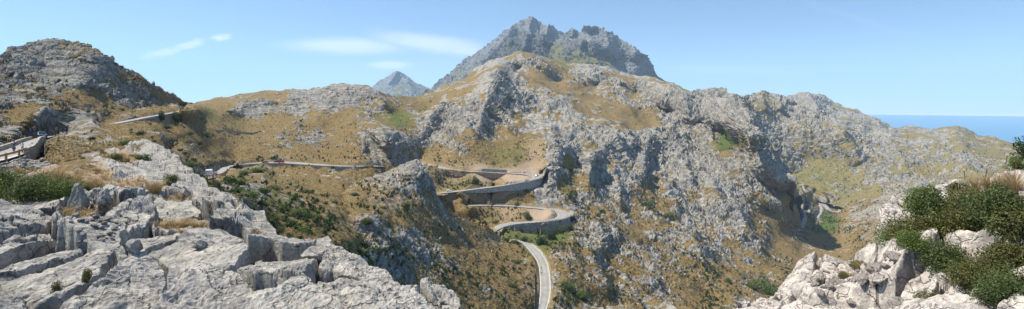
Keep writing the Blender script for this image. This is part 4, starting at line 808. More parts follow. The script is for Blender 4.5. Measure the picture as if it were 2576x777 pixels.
# ---------------------------------------------------------------- boulders and loose stones
def rock_mesh(name, seed, mat, sub=3, sc=(1, 1, 1), cuts=7, rough=.10, point=0):
    bm = bmesh.new(); bmesh.ops.create_icosphere(bm, subdivisions=sub, radius=1)
    V = np.array([v.co[:] for v in bm.verts]); r = np.random.default_rng(seed)
    for _ in range(cuts):
        n = r.normal(size=3); n /= np.linalg.norm(n); d = r.uniform(.5, .85)
        k = V@n; m = k > d; V[m] -= (k[m]-d)[:, None]*n*.92
    V *= (1+rough*1.6*fbm(V*1.3+seed, 3, seed))[:, None]; V += V*(rough*.6*perlin(V*5+seed, seed))[:, None]
    if point: V[:, :2] *= (1-point*np.clip((V[:, 2]+.6)/1.6, 0, 1))[:, None]
    V *= sc; V[:, 2] -= V[:, 2].min()*.85+0
    for v, c in zip(bm.verts, V): v.co = c
    me = bpy.data.meshes.new(name); bm.to_mesh(me); bm.free(); me.materials.append(mat); return me
def boulder(x, y, lay, w, hgt, seed, label, mat='lime_d', cat='boulder', name='boulder', group=None, sub=4, dep=1, rz=0, sink=.12, point=0, rough=.10, cuts=8, tilt=(0, 0)):
    p = surf(lay, x, y); s = p.y/FPX
    me = rock_mesh(name, seed, MT[mat], sub, (w*s/2, w*s/2*dep, hgt*s/1.75), cuts=cuts, rough=rough, point=point)
    o = link(name, me, loc=(p.x, p.y, p.z-hgt*s*sink)); o.rotation_euler = (tilt[0], tilt[1], rz); return tag(o, label, cat, group)
boulder(193, 528, 'H', 66, 82, 301, 'standing pointed grey boulder beside the tall dry grass, largest boulder on the left', point=.28, dep=.8, rough=.14, cuts=10)
boulder(252, 525, 'H', 54, 46, 302, 'low jagged grey boulder just right of the standing pointed boulder', point=.3, rough=.22)
boulder(292, 524, 'H', 30, 18, 303, 'small flat grey rock at the foot of the straw tufts right of the jagged boulder', rough=.15)
boulder(505, 612, 'H', 46, 26, 305, 'squat block of grey rock lying in the middle of the left outcrop', cat='rock', name='rock', cuts=12)
boulder(417, 720, 'H', 34, 52, 306, 'dark upright block wedged in the crack between two foreground slabs', cat='rock', name='rock', cuts=12)
boulder(790, 632, 'H', 76, 42, 307, 'big grey block with a flat top sitting on the outcrop edge', cat='rock', name='rock', cuts=14, rough=.05)
boulder(330, 640, 'H', 40, 40, 308, 'leaning slab of grey rock behind the large foreground slab', cat='rock', name='rock', cuts=10)
boulder(2070, 668, 'I', 26, 24, 310, 'small pointed white stone on top of the pale hump', 'lime_r', 'stone', 'stone', point=.6, sub=3)
boulder(2140, 735, 'I', 66, 26, 311, 'long pale slab lying tilted on the right outcrop', 'lime_r', 'rock', 'rock', rz=.3, tilt=(.15, -.35), dep=.5, rough=.05, cuts=12)
boulder(2172, 712, 'I', 34, 36, 312, 'upright triangular pale stone behind the tilted slab', 'lime_r', 'rock', 'rock', point=.5, cuts=12)
boulder(2215, 752, 'I', 50, 24, 313, 'rounded pale slab low down beside the big right bush', 'lime_r', 'rock', 'rock', rz=-.2, tilt=(0, -.3), dep=.6, rough=.06)
boulder(1990, 760, 'I', 60, 30, 314, 'greyish angular block near the bottom of the right outcrop', 'lime_r', 'rock', 'rock', cuts=14, rough=.06)
boulder(2062, 715, 'I', 40, 44, 315, 'upright pale stone in the middle of the right outcrop', 'lime_r', 'rock', 'rock', cuts=12)
boulder(2423, 508, 'I', 34, 28, 316, 'round pale stone on the crest between the olive bush and the tall grass', 'lime_r', 'rock', 'rock', rough=.08)
boulder(2545, 455, 'I', 44, 20, 317, 'flat whitish stone on the crest near the right edge of the photo', 'lime_r', 'rock', 'rock', rough=.06)
pv = [rock_mesh('pebble', 400+i, MT['pebble'], 2, (1, .75, .5), cuts=6, rough=.12) for i in range(6)]
rr = random.Random(4)
for k in range(95):                              # loose stones in the hollow of the left outcrop
    x = rr.gauss(235, 48); y = rr.gauss(566, 15)
    if not (135 < x < 345 and 530 < y < 600): continue
    p = surf('H', x, y); o = link('pebble', pv[k % 6], loc=p); s = rr.uniform(.035, .105); o.scale = (s, s, s)
    o.rotation_euler = (rr.uniform(-.3, .3), rr.uniform(-.3, .3), rr.uniform(0, 6))
    tag(o, 'loose fist sized grey stone in the hollow behind the foreground slabs', 'stone', 'loose stones lying in the hollow')
pv2 = [rock_mesh('stone', 430+i, MT['lime_r'], 2, (1, .75, .55), cuts=8, rough=.1) for i in range(6)]
for k in range(90):
    x = rr.uniform(2030, 2270); y = rr.gauss(722, 26)
    if not (675 < y < 776): continue
    p = surf('I', x, y); o = link('stone', pv2[k % 6], loc=p); s = rr.uniform(.03, .12); o.scale = (s, s, s)
    o.rotation_euler = (rr.uniform(-.4, .4), rr.uniform(-.4, .4), rr.uniform(0, 6))
    tag(o, 'loose pale angular stone strewn over the right outcrop below the bush', 'stone', 'pale stones strewn over the right outcrop')
def scatter_mesh(protoV, protoF, pts, scales, rots, tones=None, tilt=0):
    """one mesh out of many copies of small prototypes"""
    Vs, Fs, Ts = [], [], []; n = 0
    for i, (p, s, a) in enumerate(zip(pts, scales, rots)):
        V, F = protoV[i % len(protoV)], protoF[i % len(protoV)]
        c, d = math.cos(a), math.sin(a)
        W = np.c_[V[:, 0]*c-V[:, 1]*d, V[:, 0]*d+V[:, 1]*c, V[:, 2]]*s+p
        Vs.append(W); Fs.append(F+n); n += len(V)
        Ts.append(np.full(len(V), .5 if tones is None else tones[i]))
    return np.concatenate(Vs), np.concatenate(Fs), np.concatenate(Ts)
def me_arrays(me):
    V = np.empty(len(me.vertices)*3, f32); me.vertices.foreach_get('co', V); me.calc_loop_triangles()
    F = np.empty(len(me.loop_triangles)*3, np.int32); me.loop_triangles.foreach_get('vertices', F); return V.reshape(-1, 3), F.reshape(-1, 3)
rp = [me_arrays(rock_mesh('rubble', 460+i, MT['rubble'], 1, (1, .8, .6), cuts=5, rough=.15)) for i in range(6)]
pts = []; 
for k in range(1500):                             # rubble bank below the near road
    x = rr.uniform(-20, 128); y = rr.uniform(384, 436)
    top = np.interp(x, [-20, 0, 40, 75, 100, 128], [414, 412, 402, 388, 396, 414])
    if y < top or x > 60+(y-384)*1.9: continue
    pts.append(np.array(surf('M', x, y)))
V, F, Tn = scatter_mesh([a[0] for a in rp], [a[1] for a in rp], pts, [rr.uniform(.12, .38) for _ in pts], [rr.uniform(0, 6) for _ in pts])
tag(link('rubble', np_mesh('rubble', V, F, [MT['rubble']])), 'grey rubble bank tipped below the nearest road', 'rubble', kind='stuff')
# ---------------------------------------------------------------- roads
RNAME = dict(A='road', B='hillside road')
for k, r in ROADS.items():
    a, b = r['n3'], r['f3']; t = np.linspace(0, 1, 9)[:, None, None]
    G = a[None]*(1-t)+b[None]*t
    tr = np.abs(np.abs(t[:, 0, 0]-.5)-.25); tr = np.clip(1-tr/.12, 0, 1)
    at = np.broadcast_to(tr[:, None], G.shape[:2])
    G = G+[0, 0, .12 if k in 'ABCDEF' else .5]
    me = np_mesh('road', G.reshape(-1, 3), grid_faces(*G.shape[:2]), [MT['road']], dict(track=at.ravel()), True)
    o = link('road', me); tag(o, kind='structure')
    if k in 'ACDEF':
        w = np.linalg.norm(a-b, axis=1)[:, None]
        for e, q in ((a, b), (b, a)):
            d = (q-e)/w; L = np.stack([e+d*.12, e+d*(.12+.17)]); L[..., 2] += .14
            tag(link('road_marking', np_mesh('road_marking', L.reshape(-1, 3), grid_faces(2, len(e)), [MT['paint']])), kind='structure')
def wall_mesh(e, h, thick, up, mat, out_sign, off=0.0, jit=.06, seed=0, deep=2.5):
    """stone wall strip: e edge points, h depth below, up parapet height"""
    e = np.asarray(e); t = np.gradient(e[:, :2], axis=0); t /= np.linalg.norm(t, axis=1)[:, None]+1e-9
    n = np.c_[t[:, 1], -t[:, 0]]*out_sign
    k = 7; prof = []
    for i in range(k): prof.append((off+thick, -1+i/(k-1)))         # outer face from the foot up
    rows = []
    for o_, f in prof:
        z = e[:, 2]-h*(-f) + (1+f)*up
        if i == 0: z = z-deep
        rows.append(np.c_[e[:, :2]+n*(o_+.06*(-f)*h[:, None]), z])
    rows.append(np.c_[e[:, :2]+n*off, e[:, 2]+up]); rows.append(np.c_[e[:, :2]+n*off, e[:, 2]-.4]); rows.append(np.c_[e[:, :2]+n*off, e[:, 2]-h])
    G = np.array(rows); sh = G.shape[:2]; q = G.reshape(-1, 3)
    q = q+jit*np.c_[perlin(q*.9, seed), perlin(q*.9, seed+1), perlin(q*.9, seed+2)]
    F = grid_faces(*sh); V = q; nr, nc = sh
    F = np.concatenate([F]+[np.array([[j*nc+c, (j+1)*nc+c, (nr-2-j)*nc+c, (nr-1-j)*nc+c]]) for j in range(nr//2-1) for c in (0, nc-1)])
    me = np_mesh('wall', V, F, [MT[mat]]); return me
def dense(e, h, m):
    s = np.linspace(0, len(e)-1, m); i = np.arange(len(e)); return np.c_[[np.interp(s, i, e[:, k]) for k in range(3)]].T, np.interp(s, i, h)
def outsign(r, i):
    """side of the near edge that looks away from the road"""
    a, b = ROADS[r]['n3'], ROADS[r]['f3']; j = min(i+1, len(a)-1); t = a[j]-a[j-1]; n = np.array([t[1], -t[0]]); return 1 if n@(a[i]-b[i])[:2] > 0 else -1
for j, w in enumerate(WALLS):
    e, h = dense(w['e'], w['h'], 120); i = int(np.argmin(np.linalg.norm(ROADS[w['road']]['n3']-w['e'][len(w['e'])//2], axis=1)))
    up = {'A': .85, 'C': .35, 'D': .35, 'E': .4, 'F': .55}[w['road']]
    o = link(w['name'], wall_mesh(e, h, .45, up, w['mat'], outsign(w['road'], i), seed=j, deep=5.5 if w['road'] == 'D' else 2.5)); tag(o, w['label'], 'retaining wall')
def edge_pts(r, side, a, b, lo=0, hi=None):
    E = ROADS[r][side]; sx = CX+E[:, 0]/E[:, 1]*FPX; sy = EYE-E[:, 2]/E[:, 1]*FPX
    f = lambda p: lo+int(np.argmin((sx[lo:hi]-p[0])**2+(sy[lo:hi]-p[1])**2)); i, j = sorted((f(a), f(b))); return E[i:j+1]
def side_out(r, side):
    a, b = (ROADS[r]['n3'], ROADS[r]['f3']) if side == 'n3' else (ROADS[r]['f3'], ROADS[r]['n3']); m = len(a)//2
    t = a[m+1]-a[m-1]; return 1 if np.array([t[1], -t[0]])@(a[m]-b[m])[:2] > 0 else -1
def parapet(r, side, a, b, up, label, mat='coping', thick=.4, lo=0, hi=None, name='parapet_wall', off=.05, sign=None, h=.5):
    e = edge_pts(r, side, a, b, lo, hi); e, hh = dense(e, np.full(len(e), h), 80)
    tag(link(name, wall_mesh(e, hh, thick, up, mat, sign or side_out(r, side), off=off, seed=5)), label, 'low wall')
parapet('A', 'f3', (-100, 410), (82, 348), .75, 'low stone parapet curving along the far side of the nearest road')
parapet('D', 'n3', Z3(558, 146), Z3(785, 155), 2.6, 'straight grey wall above the road just before the upper hairpin', 'wall', .5, 0, 50, 'roadside_wall', .4)
parapet('D', 'n3', Z3(95, 78), Z3(150, 88), .1, 'short dark wall under the road where it comes out from behind the crag', 'wall', lo=0, hi=40, name='roadside_wall', h=.4)
parapet('B', 'n3', Z5(0, 340), Z5(900, 166), .3, 'pale kerb wall of the hillside road climbing the left hill', 'coping', .3)
for k, lab in (('H', 'parapet of the double bend at the foot of the far cliff'), ('I', 'parapet of the winding bends in the far right valley')):
    parapet(k, 'n3', (0, 0), (5000, 5000), .7, lab, 'coping', .6, name='parapet_wall') if 0 else None
    e = ROADS[k]['n3']; e, hh = dense(e, np.full(len(e), 3.2), 120); tag(link('retaining_wall', wall_mesh(e, hh, .5, .5, 'wall', side_out(k, 'n3'), seed=8)), 'low grey '+lab, 'retaining wall')
    e = ROADS[k]['f3']; e, hh = dense(e, np.full(len(e), 3.2), 120); tag(link('retaining_wall', wall_mesh(e, hh, .5, .5, 'wall', side_out(k, 'f3'), seed=9)), 'inner grey '+lab, 'retaining wall')
e = edge_pts('A', 'n3', (-50, 418), (84, 373)); e, hh = dense(e, np.full(len(e), 3.0), 60); tag(link('retaining_wall', wall_mesh(e, hh, .3, -.12, 'wall', outsign('A', 5), seed=18)), 'low rough stone edging under the wooden guard rail at the left edge', 'retaining wall')
e = edge_pts('D', 'f3', Z3(60, 86), Z3(900, 174), 0, 55); e, hh = dense(e, np.full(len(e), 4.5), 80); tag(link('earth_bank', wall_mesh(e, hh, .4, -.25, 'soil', side_out('D', 'f3'), jit=.35, seed=31)), kind='structure')
# small dry stone wall lines across the fields
def field_wall(pts, lay, label, hgt=.9):
    e = np.array([surf(lay, x, y) for x, y in pts]); s = np.linspace(0, len(e)-1, 60); i = np.arange(len(e)); e = np.c_[[np.interp(s, i, e[:, k]) for k in range(3)]].T
    tag(link('field_wall', wall_mesh(e, np.full(60, .6), .6, hgt, 'coping', 1, seed=12)), label, 'dry stone wall')
field_wall([(540, 333), (570, 335), (600, 338), (635, 339), (660, 337), (668, 341)], 'M', 'thin pale dry stone wall crossing the brown fields', 1.2)

# ---------------------------------------------------------------- guard rails
def guard_rail(e, spacing, hgt, label, post='wood', rail='wood', pw=.2, rw=.16, n_rail=1, off=.15, sgn=1):
    e = np.asarray(e); d = np.r_[0, np.cumsum(np.linalg.norm(np.diff(e, axis=0), axis=1))]; n = max(2, int(d[-1]/spacing)+1)
    s = np.linspace(0, d[-1], n); p = np.c_[[np.interp(s, d, e[:, k]) for k in range(3)]].T
    t = empty('guard_rail', tuple(p[0]), 0, label=label, cat='guard rail'); o = Vector(p[0])
    for q in p:
        mb = MB(); c = Vector(q)-o
        if post == 'wood': mb.tube(c+Vector((0, 0, -.4)), c+Vector((0, 0, hgt)), pw/2, pw/2*.95, 8)
        else: mb.box(c+Vector((0, 0, hgt/2-.2)), (.1, .1, hgt+.4), bev=.01)
        mb.build('post', MT[post], t)
    m = max(n*2, 8); s = np.linspace(0, d[-1], m); p = np.c_[[np.interp(s, d, e[:, k]) for k in range(3)]].T
    mb = MB(); mb2 = MB()
    for a, b in zip(p[:-1], p[1:]):
        a = Vector(a)-o; b = Vector(b)-o; dv = (b-a); ang = math.atan2(dv.y, dv.x); c = (a+b)/2+Vector((0, 0, hgt-.18))
        mb.bar(a+Vector((0, 0, hgt-.18)), b+Vector((0, 0, hgt-.18)), .07, rw)
        if rail == 'wood': (lambda k: mb2.bar(a+k, b+k, .03, rw*.7))(Vector((0, 0, hgt-.18))+Vector((math.sin(ang), -math.cos(ang), 0))*(-.07*sgn))
    mb.build('rail', MT[rail], t)
    if rail == 'wood': mb2.build('steel_strip', MT['metal'], t)
    else: mb2.bm.free()
    return t
guard_rail(edge_pts('A', 'n3', (-40, 415), (80, 377)), 4.2, .85, 'wooden guard rail with round posts along the nearest road at the left edge', pw=.24, rw=.24)
guard_rail(edge_pts('C', 'n3', (516, 453), (573, 428)), 3.6, .95, 'brown wooden guard rail beside the white van and the group of people', pw=.24, rw=.22)
guard_rail(edge_pts('B', 'n3', Z5(900, 168), Z5(1240, 100)), 6, 1.3, 'row of small posts along the hillside road beneath the left hill', 'metal', 'metal', rw=.35)
guard_rail(edge_pts('E', 'n3', Z3(1320, 525), Z3(1060, 582), 40), 7, .95, 'steel guard rail on top of the tall coarse wall', 'metal', 'metal', rw=.3)
guard_rail(edge_pts('D', 'n3', Z3(1085, 195), Z3(800, 260), 40), 7, .9, 'steel guard rail on top of the streaked wall', 'metal', 'metal', rw=.28)

# ---------------------------------------------------------------- vehicles (nose towards +X)
def ring(x, w, zb, zl, zt, wt):
    return [(x, -w*.9, zb), (x, -w, zb+.15), (x, -w, zl-.12), (x, -w*.96, zl), (x, -wt, zt-.06), (x, -wt*.88, zt), (x, wt*.88, zt), (x, wt, zt-.06), (x, w*.96, zl), (x, w, zl-.12), (x, w, zb+.15), (x, w*.9, zb)]
SHAPES = dict(
    hatch=dict(st=[(-2.05, .74, .42, .86, .90, .70), (-1.98, .84, .30, .92, .98, .78), (-1.72, .87, .26, .95, 1.40, .60), (-1.45, .88, .26, .95, 1.50, .62), (-.4, .89, .26, .93, 1.55, .64), (.25, .89, .26, .92, 1.50, .62), (1.05, .88, .26, .90, .97, .74), (1.6, .87, .26, .84, .88, .72), (1.95, .82, .28, .72, .77, .66), (2.08, .70, .38, .60, .66, .55)], wh=.33, ax=(1.32, -1.30)),
    suv=dict(st=[(-2.15, .78, .48, .98, 1.02, .74), (-2.08, .88, .38, 1.02, 1.10, .80), (-1.8, .91, .33, 1.05, 1.50, .64), (-1.5, .92, .33, 1.05, 1.60, .66), (-.4, .92, .33, 1.03, 1.63, .68), (.35, .92, .33, 1.02, 1.58, .66), (1.05, .91, .33, 1.0, 1.08, .78), (1.6, .90, .33, .96, 1.02, .78), (2.02, .86, .36, .88, .94, .72), (2.17, .74, .44, .74, .80, .60)], wh=.37, ax=(1.36, -1.34)),
    sedan=dict(st=[(-2.25, .74, .42, .84, .90, .70), (-2.18, .84, .30, .90, .96, .78), (-1.6, .87, .26, .92, 1.00, .78), (-.95, .88, .26, .92, 1.40, .60), (-.2, .88, .26, .91, 1.43, .62), (.35, .88, .26, .90, 1.38, .60), (1.15, .87, .26, .88, .94, .74), (1.7, .86, .26, .82, .87, .72), (2.1, .80, .28, .72, .77, .66), (2.22, .70, .38, .60, .66, .55)], wh=.32, ax=(1.40, -1.35)),
    van=dict(st=[(-2.2, .84, .42, 1.0, 1.78, .74), (-2.16, .88, .34, 1.05, 1.88, .78), (-1.5, .90, .30, 1.08, 1.93, .79), (-.2, .90, .30, 1.08, 1.93, .79), (.7, .90, .30, 1.05, 1.86, .76), (1.45, .89, .30, 1.02, 1.10, .80), (1.9, .86, .32, .90, .97, .74), (2.15, .76, .40, .74, .80, .62)], wh=.33, ax=(1.38, -1.32)))
def vehicle(kind, paint, label, loc, rz, cat='car', name='car', van_decal=False, group=None, glass_back=True):
    S = SHAPES[kind]; st = S['st']; t = empty(name, loc, rz, label=label, cat=cat, group=group)
    mb = MB(); mb.loft([ring(*s) for s in st]); b = mb.build('body', MT[paint], t)
    gh = [i for i in range(len(st)) if st[i][4]-st[i][3] > .3]
    i0, i1 = gh[0], gh[-1]
    def lerp(s, f, out=.012):                       # point on the greenhouse flank
        x, w, zb, zl, zt, wt = s; return (x, (w*.96*(1-f)+wt*f)+out, zl*(1-f)+(zt-.06)*f)
    for sd in (-1, 1):
        groups = [gh] if not van_decal else [gh[-2:]]
        for g in groups:
            m = MB()
            for a, b_ in zip(g[:-1], g[1:]):
                A, B = st[a], st[b_]; pts = [lerp(A, .12), lerp(B, .12), lerp(B, .86), lerp(A, .86)]; pts = [(p[0]+(.05 if q in (0, 3) else -.05), p[1]*sd, p[2]) for q, p in enumerate(pts)]
                m.poly(pts)
            m.build('side_window', MT['glass'], t)
    def across(A, B, f0, f1, nm, out):
        la = lambda s, f: (s[0], s[5]*.86*(f)+s[5]*.9*(1-f), s[4])
        p = [Vector((A[0]*(1-f)+B[0]*f+out, y*(A[5]*(1-f)+B[5]*f)*.84, A[4]*(1-f)+B[4]*f+.02)) for f, y in ((f0, -1), (f0, 1), (f1, 1), (f1, -1))]
        MB().poly(p).build(nm, MT['glass'], t)
    across(st[i1], st[i1+1], .12, .9, 'windshield', .015)
    if glass_back and not van_decal and i0 > 0: across(st[i0], st[i0-1], .1, .85, 'rear_window', -.015)
    for ax in S['ax']:
        for sd in (-1, 1):
            w = empty('wheel', (ax, sd*.80, S['wh'])); w.parent = t
            MB().tube((0, -.11, 0), (0, .11, 0), S['wh'], n=20).build('tyre', MT['tyre'], w)
            MB().tube((0, sd*.10, 0), (0, sd*.125, 0), S['wh']*.62, n=12).build('rim', MT['rim'], w)
    f, r_ = st[-2], st[0]
    for sd in (-1, 1):
        MB().box((f[0]+.04, sd*f[1]*.74, f[3]-.04), (.14, .3, .13), bev=.03).build('headlight', MT['lamp'], t)
        MB().box((st[0][0]+.02, sd*st[0][1]*.86, (.95 if kind != 'van' else 1.15)-.1), (.10, .16, .26 if kind != 'van' else .42), bev=.02).build('tail_light', MT['tail'], t)
        MB().box((st[i1+1][0]-.25, sd*(st[i1][1]+.09), st[i1+1][3]+.07), (.12, .18, .12), bev=.03).build('mirror', MT[paint], t)
    MB().box((st[-1][0]+.01, 0, .52), (.04, .9, .16), bev=.01).build('grille', MT['trim'], t)
    MB().box((st[-1][0]+.035, 0, .46), (.02, .48, .11)).build('number_plate', MT['plate'], t)
    MB().box((st[0][0]-.03, 0, .62), (.02, .48, .11)).build('number_plate', MT['plate'], t)
    MB().box((st[0][0]-.02, 0, .40), (.1, 1.4, .16), bev=.03).build('bumper', MT['trim'], t)
    if van_decal:
        x = st[0][0]-.035
        MB().box((x, .50, 1.58), (.012, .30, .22)).build('rear_sign', MT['decal_g'], t)
        MB().box((x, -.1, 1.22), (.012, 1.1, .10)).build('rear_stripe', MT['decal_y'], t)
        MB().box((x, .45, .82), (.012, .40, .14)).build('rear_sign', MT['decal_b'], t)
        MB().box((x, -.1, .98), (.012, .22, .05)).build('rear_handle', MT['trim'], t)
        m = MB()
        for k in range(7): m.box((x, .34-.13*k, 1.50+.04*(k % 2)), (.012, .08, .10))
        m.build('rear_lettering', MT['decal_b'], t)
    return t
def on_road(r, x, y, lat=None, lo=0, hi=None):
    c = (ROADS[r]['n3']+ROADS[r]['f3'])/2; sx = CX+c[:, 0]/c[:, 1]*FPX; sy = EYE-c[:, 2]/c[:, 1]*FPX
    i = lo+int(np.argmin((sx[lo:hi]-x)**2+(sy[lo:hi]-y)**2)); i = max(1, min(len(c)-2, i)); t = c[i+1]-c[i-1]
    p = Pz(x, y, c[i][2]); return (p[0], p[1], c[i][2]+.13), math.atan2(t[1], t[0])
p, a = on_road('A', 104, 348.2); vehicle('suv', 'p_blue', 'dark blue car coming round the bend of the nearest road', p, a+math.pi+.18, 'car', 'car')
p, a = on_road('C', 527, 443.5); vehicle('van', 'p_white', 'white van with a yellow striped rear parked beside the wooden guard rail', p, R(113), 'van', 'van', True)
p, a = on_road('C', 667, 410.4); vehicle('sedan', 'p_black', 'black car standing alone left of the red van on the walled road', p, a+.1)
p, a = on_road('C', 696, 408.8); vehicle('hatch', 'p_black', 'black car half hidden behind the red van', p, a+math.pi-.2)
p, a = on_road('C', 707.5, 409.8); vehicle('van', 'p_red', 'red van on the walled road above the valley', p, a+.08, 'van', 'van')
p, a = on_road('D', *Z3(1036, 184), lo=20, hi=80); vehicle('hatch', 'p_white', 'white car in the middle of the upper hairpin bend', p, a+2.4)
p, a = on_road('D', *Z3(944, 228), lo=45); vehicle('sedan', 'p_silver', 'pale silver car just below the upper hairpin bend', p, a)
p, a = on_road('D', *Z3(284, 317), lo=60); vehicle('hatch', 'p_white', 'white car at the far left end of the upper hairpin road', p, a+math.pi)
p, a = on_road('H', *Z4(253, 522)); vehicle('hatch', 'p_white', 'tiny white car on the winding road in the far right valley', p, a)

# ---------------------------------------------------------------- people
def skin_obj(name, verts, edges, mat, parent, sub=1, root=0):
    me = bpy.data.meshes.new(name); me.from_pydata([v[:3] for v in verts], edges, []); o = bpy.data.objects.new(name, me); COL.objects.link(o)
    md = o.modifiers.new('s', 'SKIN'); md.use_smooth_shade = True; md.branch_smoothing = .3
    for i, v in enumerate(verts):
        r = v[3]; me.skin_vertices[0].data[i].radius = (r, v[4] if len(v) > 4 else r)
    for i in range(len(verts)): me.skin_vertices[0].data[i].use_root = (i == root)
    s = o.modifiers.new('u', 'SUBSURF'); s.levels = sub; s.render_levels = sub
    dg = bpy.context.evaluated_depsgraph_get(); m2 = bpy.data.meshes.new_from_object(o.evaluated_get(dg)); bpy.data.objects.remove(o)
    m2.materials.clear(); m2.materials.append(MT[mat]); m2.name = name
    for p in m2.polygons: p.use_smooth = True
    return link(name, m2, parent)
def person(loc, rz, label, top='blue', low='navy', hat=None, h=1.75, female=False, stride=.0, arms=((.10, .0, .0), (.10, .0, .0)), sleeveless=False, long_hair=False, glasses=False, phone=False, bag=False, lean=0.0, skin='skin', group=None, shoes='shoe'):
    """faces local -Y; arms: per side (out, forearm forward, forearm up)"""
    k = h/1.75; t = empty('person', loc, rz, label=label, cat='person', group=group); t.scale = (k, k, k)
    sw = .175 if female else .20; V = [(0, 0, .95, .125, .095), (0, -.01, 1.12, .105 if female else .12, .085), (0, -.01-lean, 1.33, .135 if female else .155, .095), (0, -lean, 1.475, .055, .055), (0, -.015-lean, 1.56, .058, .062), (0, -.02-lean, 1.63, .073, .088), (0, -.01-lean, 1.70, .068, .08)]
    E = [(0, 1), (1, 2), (2, 3), (3, 4), (4, 5), (5, 6)]
    def add(p, par): V.append(p); E.append((par, len(V)-1)); return len(V)-1
    J = {}
    for n, sd in ((0, -1), (1, 1)):
        out, fw, up = arms[n]; sh = add((sd*sw, -lean, 1.42, .052), 2)
        e = (sd*(sw+out*.6+.02), .02-.25*fw-lean, 1.14+.10*up); el = add((*e, .040), sh)
        w = (sd*(sw+out-.10*fw), e[1]-.24*fw-.02, .89+.34*up+.12*fw); wr = add((*w, .026), el)
        d = Vector(w)-Vector(e); d.normalize(); q = Vector(w)+d*.05; pm = add((*q, .034, .018), wr)
        for f in range(4):                                        # four fingers and a thumb
            o = Vector((0, -.028+.018*f, 0)); a = q+d*.05+o; b = a+d*(.034, .04, .037, .028)[f]+Vector((-sd*.012, 0, 0)); m = add((*a, .009), pm); add((*b, .0075), m)
        th = q+Vector((-sd*.01, -.04, 0)); m = add((*th, .010), pm); add((*(th+d*.035+Vector((0, -.012, 0))), .0085), m)
        J['w', sd] = q; J['s', sd] = (V[sh], V[el], V[wr])
        st = stride*sd; hip = add((sd*.085, 0, .90, .095), 0); kn = add((sd*.095, -st*.45-.02, .50, .060), hip)
        an = add((sd*.10, -st*1.0+.03, .10+.04*max(0, -st), .040), kn); ft = add((sd*.105, -st*1.0-.05, .05, .038), an); add((sd*.115, -st*1.0-.15, .035, .032), ft)
        J['l', sd] = (V[hip], V[kn], V[an])
    skin_obj('body', V, E, skin, t, 2)
    g = .018
    C = [(0, 0, .97, .135, .11), (0, -.01, 1.12, .118+.0, .10), (0, -.01-lean, 1.33, (.135 if female else .155)+g, .112), (0, -lean, 1.44, .075, .065)]; Ec = [(0, 1), (1, 2), (2, 3)]
    for sd in (-1, 1):
        s_, e_, w_ = J['s', sd]; C.append((s_[0], s_[1], s_[2], .062)); Ec.append((2, len(C)-1))
        if not sleeveless: C.append(((s_[0]+e_[0])/2+sd*.005, (s_[1]+e_[1])/2, (s_[2]+e_[2])/2, .066)); Ec.append((len(C)-2, len(C)-1))
    skin_obj('shirt', C, Ec, top, t, 2)
    C = [(0, 0, 1.0, .128, .108), (0, 0, .93, .14, .115)]; Ec = [(0, 1)]
    for sd in (-1, 1):
        h_, k_, a_ = J['l', sd]; C.append((h_[0]*1.05, h_[1], h_[2]-.05, .108)); Ec.append((1, len(C)-1)); m = .62
        C.append((h_[0]*(1-m)+k_[0]*m, h_[1]*(1-m)+k_[1]*m, h_[2]*(1-m)+k_[2]*m, .092)); Ec.append((len(C)-2, len(C)-1))
        F = [(a_[0], a_[1]+.03, .09, .05), (a_[0], a_[1]-.07, .055, .05), (a_[0]+sd*.01, a_[1]-.17, .045, .042)]; skin_obj('shoe', F, [(0, 1), (1, 2)], shoes, t, 1)
    skin_obj('shorts', C, Ec, low, t, 2)
    hy = -.02-lean
    MB().ball((0, hy+.018, 1.672), .102, 8, (.86, 1.02, .86)).build('hair', MT['hair'], t, True)
    if long_hair: MB().ball((0, hy+.09, 1.62), .055, 6, (.8, .8, 1.3)).build('hair_bun', MT['hair'], t, True)
    MB().tube((0, hy-.085, 1.635), (0, hy-.112, 1.615), .010, .014, 6).build('nose', MT[skin], t, True)
    MB().box((0, hy-.090, 1.585), (.042, .012, .010)).build('mouth', MT['lip'], t)
    for sd in (-1, 1):
        MB().ball((sd*.082, hy+.01, 1.63), .022, 5, (.5, .8, 1.3)).build('ear', MT[skin], t, True)
        if not glasses: MB().ball((sd*.030, hy-.080, 1.648), .011, 5).build('eye', MT['black'], t, True)
    if glasses: MB().box((0, hy-.088, 1.650), (.135, .03, .036), bev=.008).build('sunglasses', MT['black'], t)
    if hat:
        m = MB(); m.ball((0, hy+.012, 1.70), .108, 8, (.9, 1.02, .72)); m.box((0, hy-.12, 1.705), (.15, .11, .014), rx=.15); m.build('cap', MT[hat], t, True)
    if phone:
        q = J['w', -1]; MB().box(tuple(q+Vector((0, -.05, .05))), (.07, .012, .14), rx=-.4).build('phone_dummy', MT['black'], t)
    if bag: MB().box((0, .15, 1.22), (.28, .16, .40), bev=.05).build('backpack', MT['trim'], t)
    return t
def stand(r, x, y, lo=0, hi=None): return on_road(r, x, y, lo=lo, hi=hi)[0]
zA = -6.2
person(Pz(35, 389.2, zA), R(200), 'man in blue t-shirt, blue shorts and light cap walking on the nearest road', 'blue', 'blue', 'decal_b', 1.78, stride=.16, arms=((.03, .55, .75), (.05, .08, .0)), skin='skin_t')
person(Pz(56.5, 388.4, zA), R(-28), 'woman in white sleeveless top, navy shorts and sunglasses walking on the nearest road', 'white', 'navy', None, 1.72, True, .12, ((.03, .7, .5), (.14, .1, .0)), True, True, True, skin='skin_t')
for o in list(bpy.data.objects):
    if o.name.startswith('phone_dummy'): bpy.data.objects.remove(o)
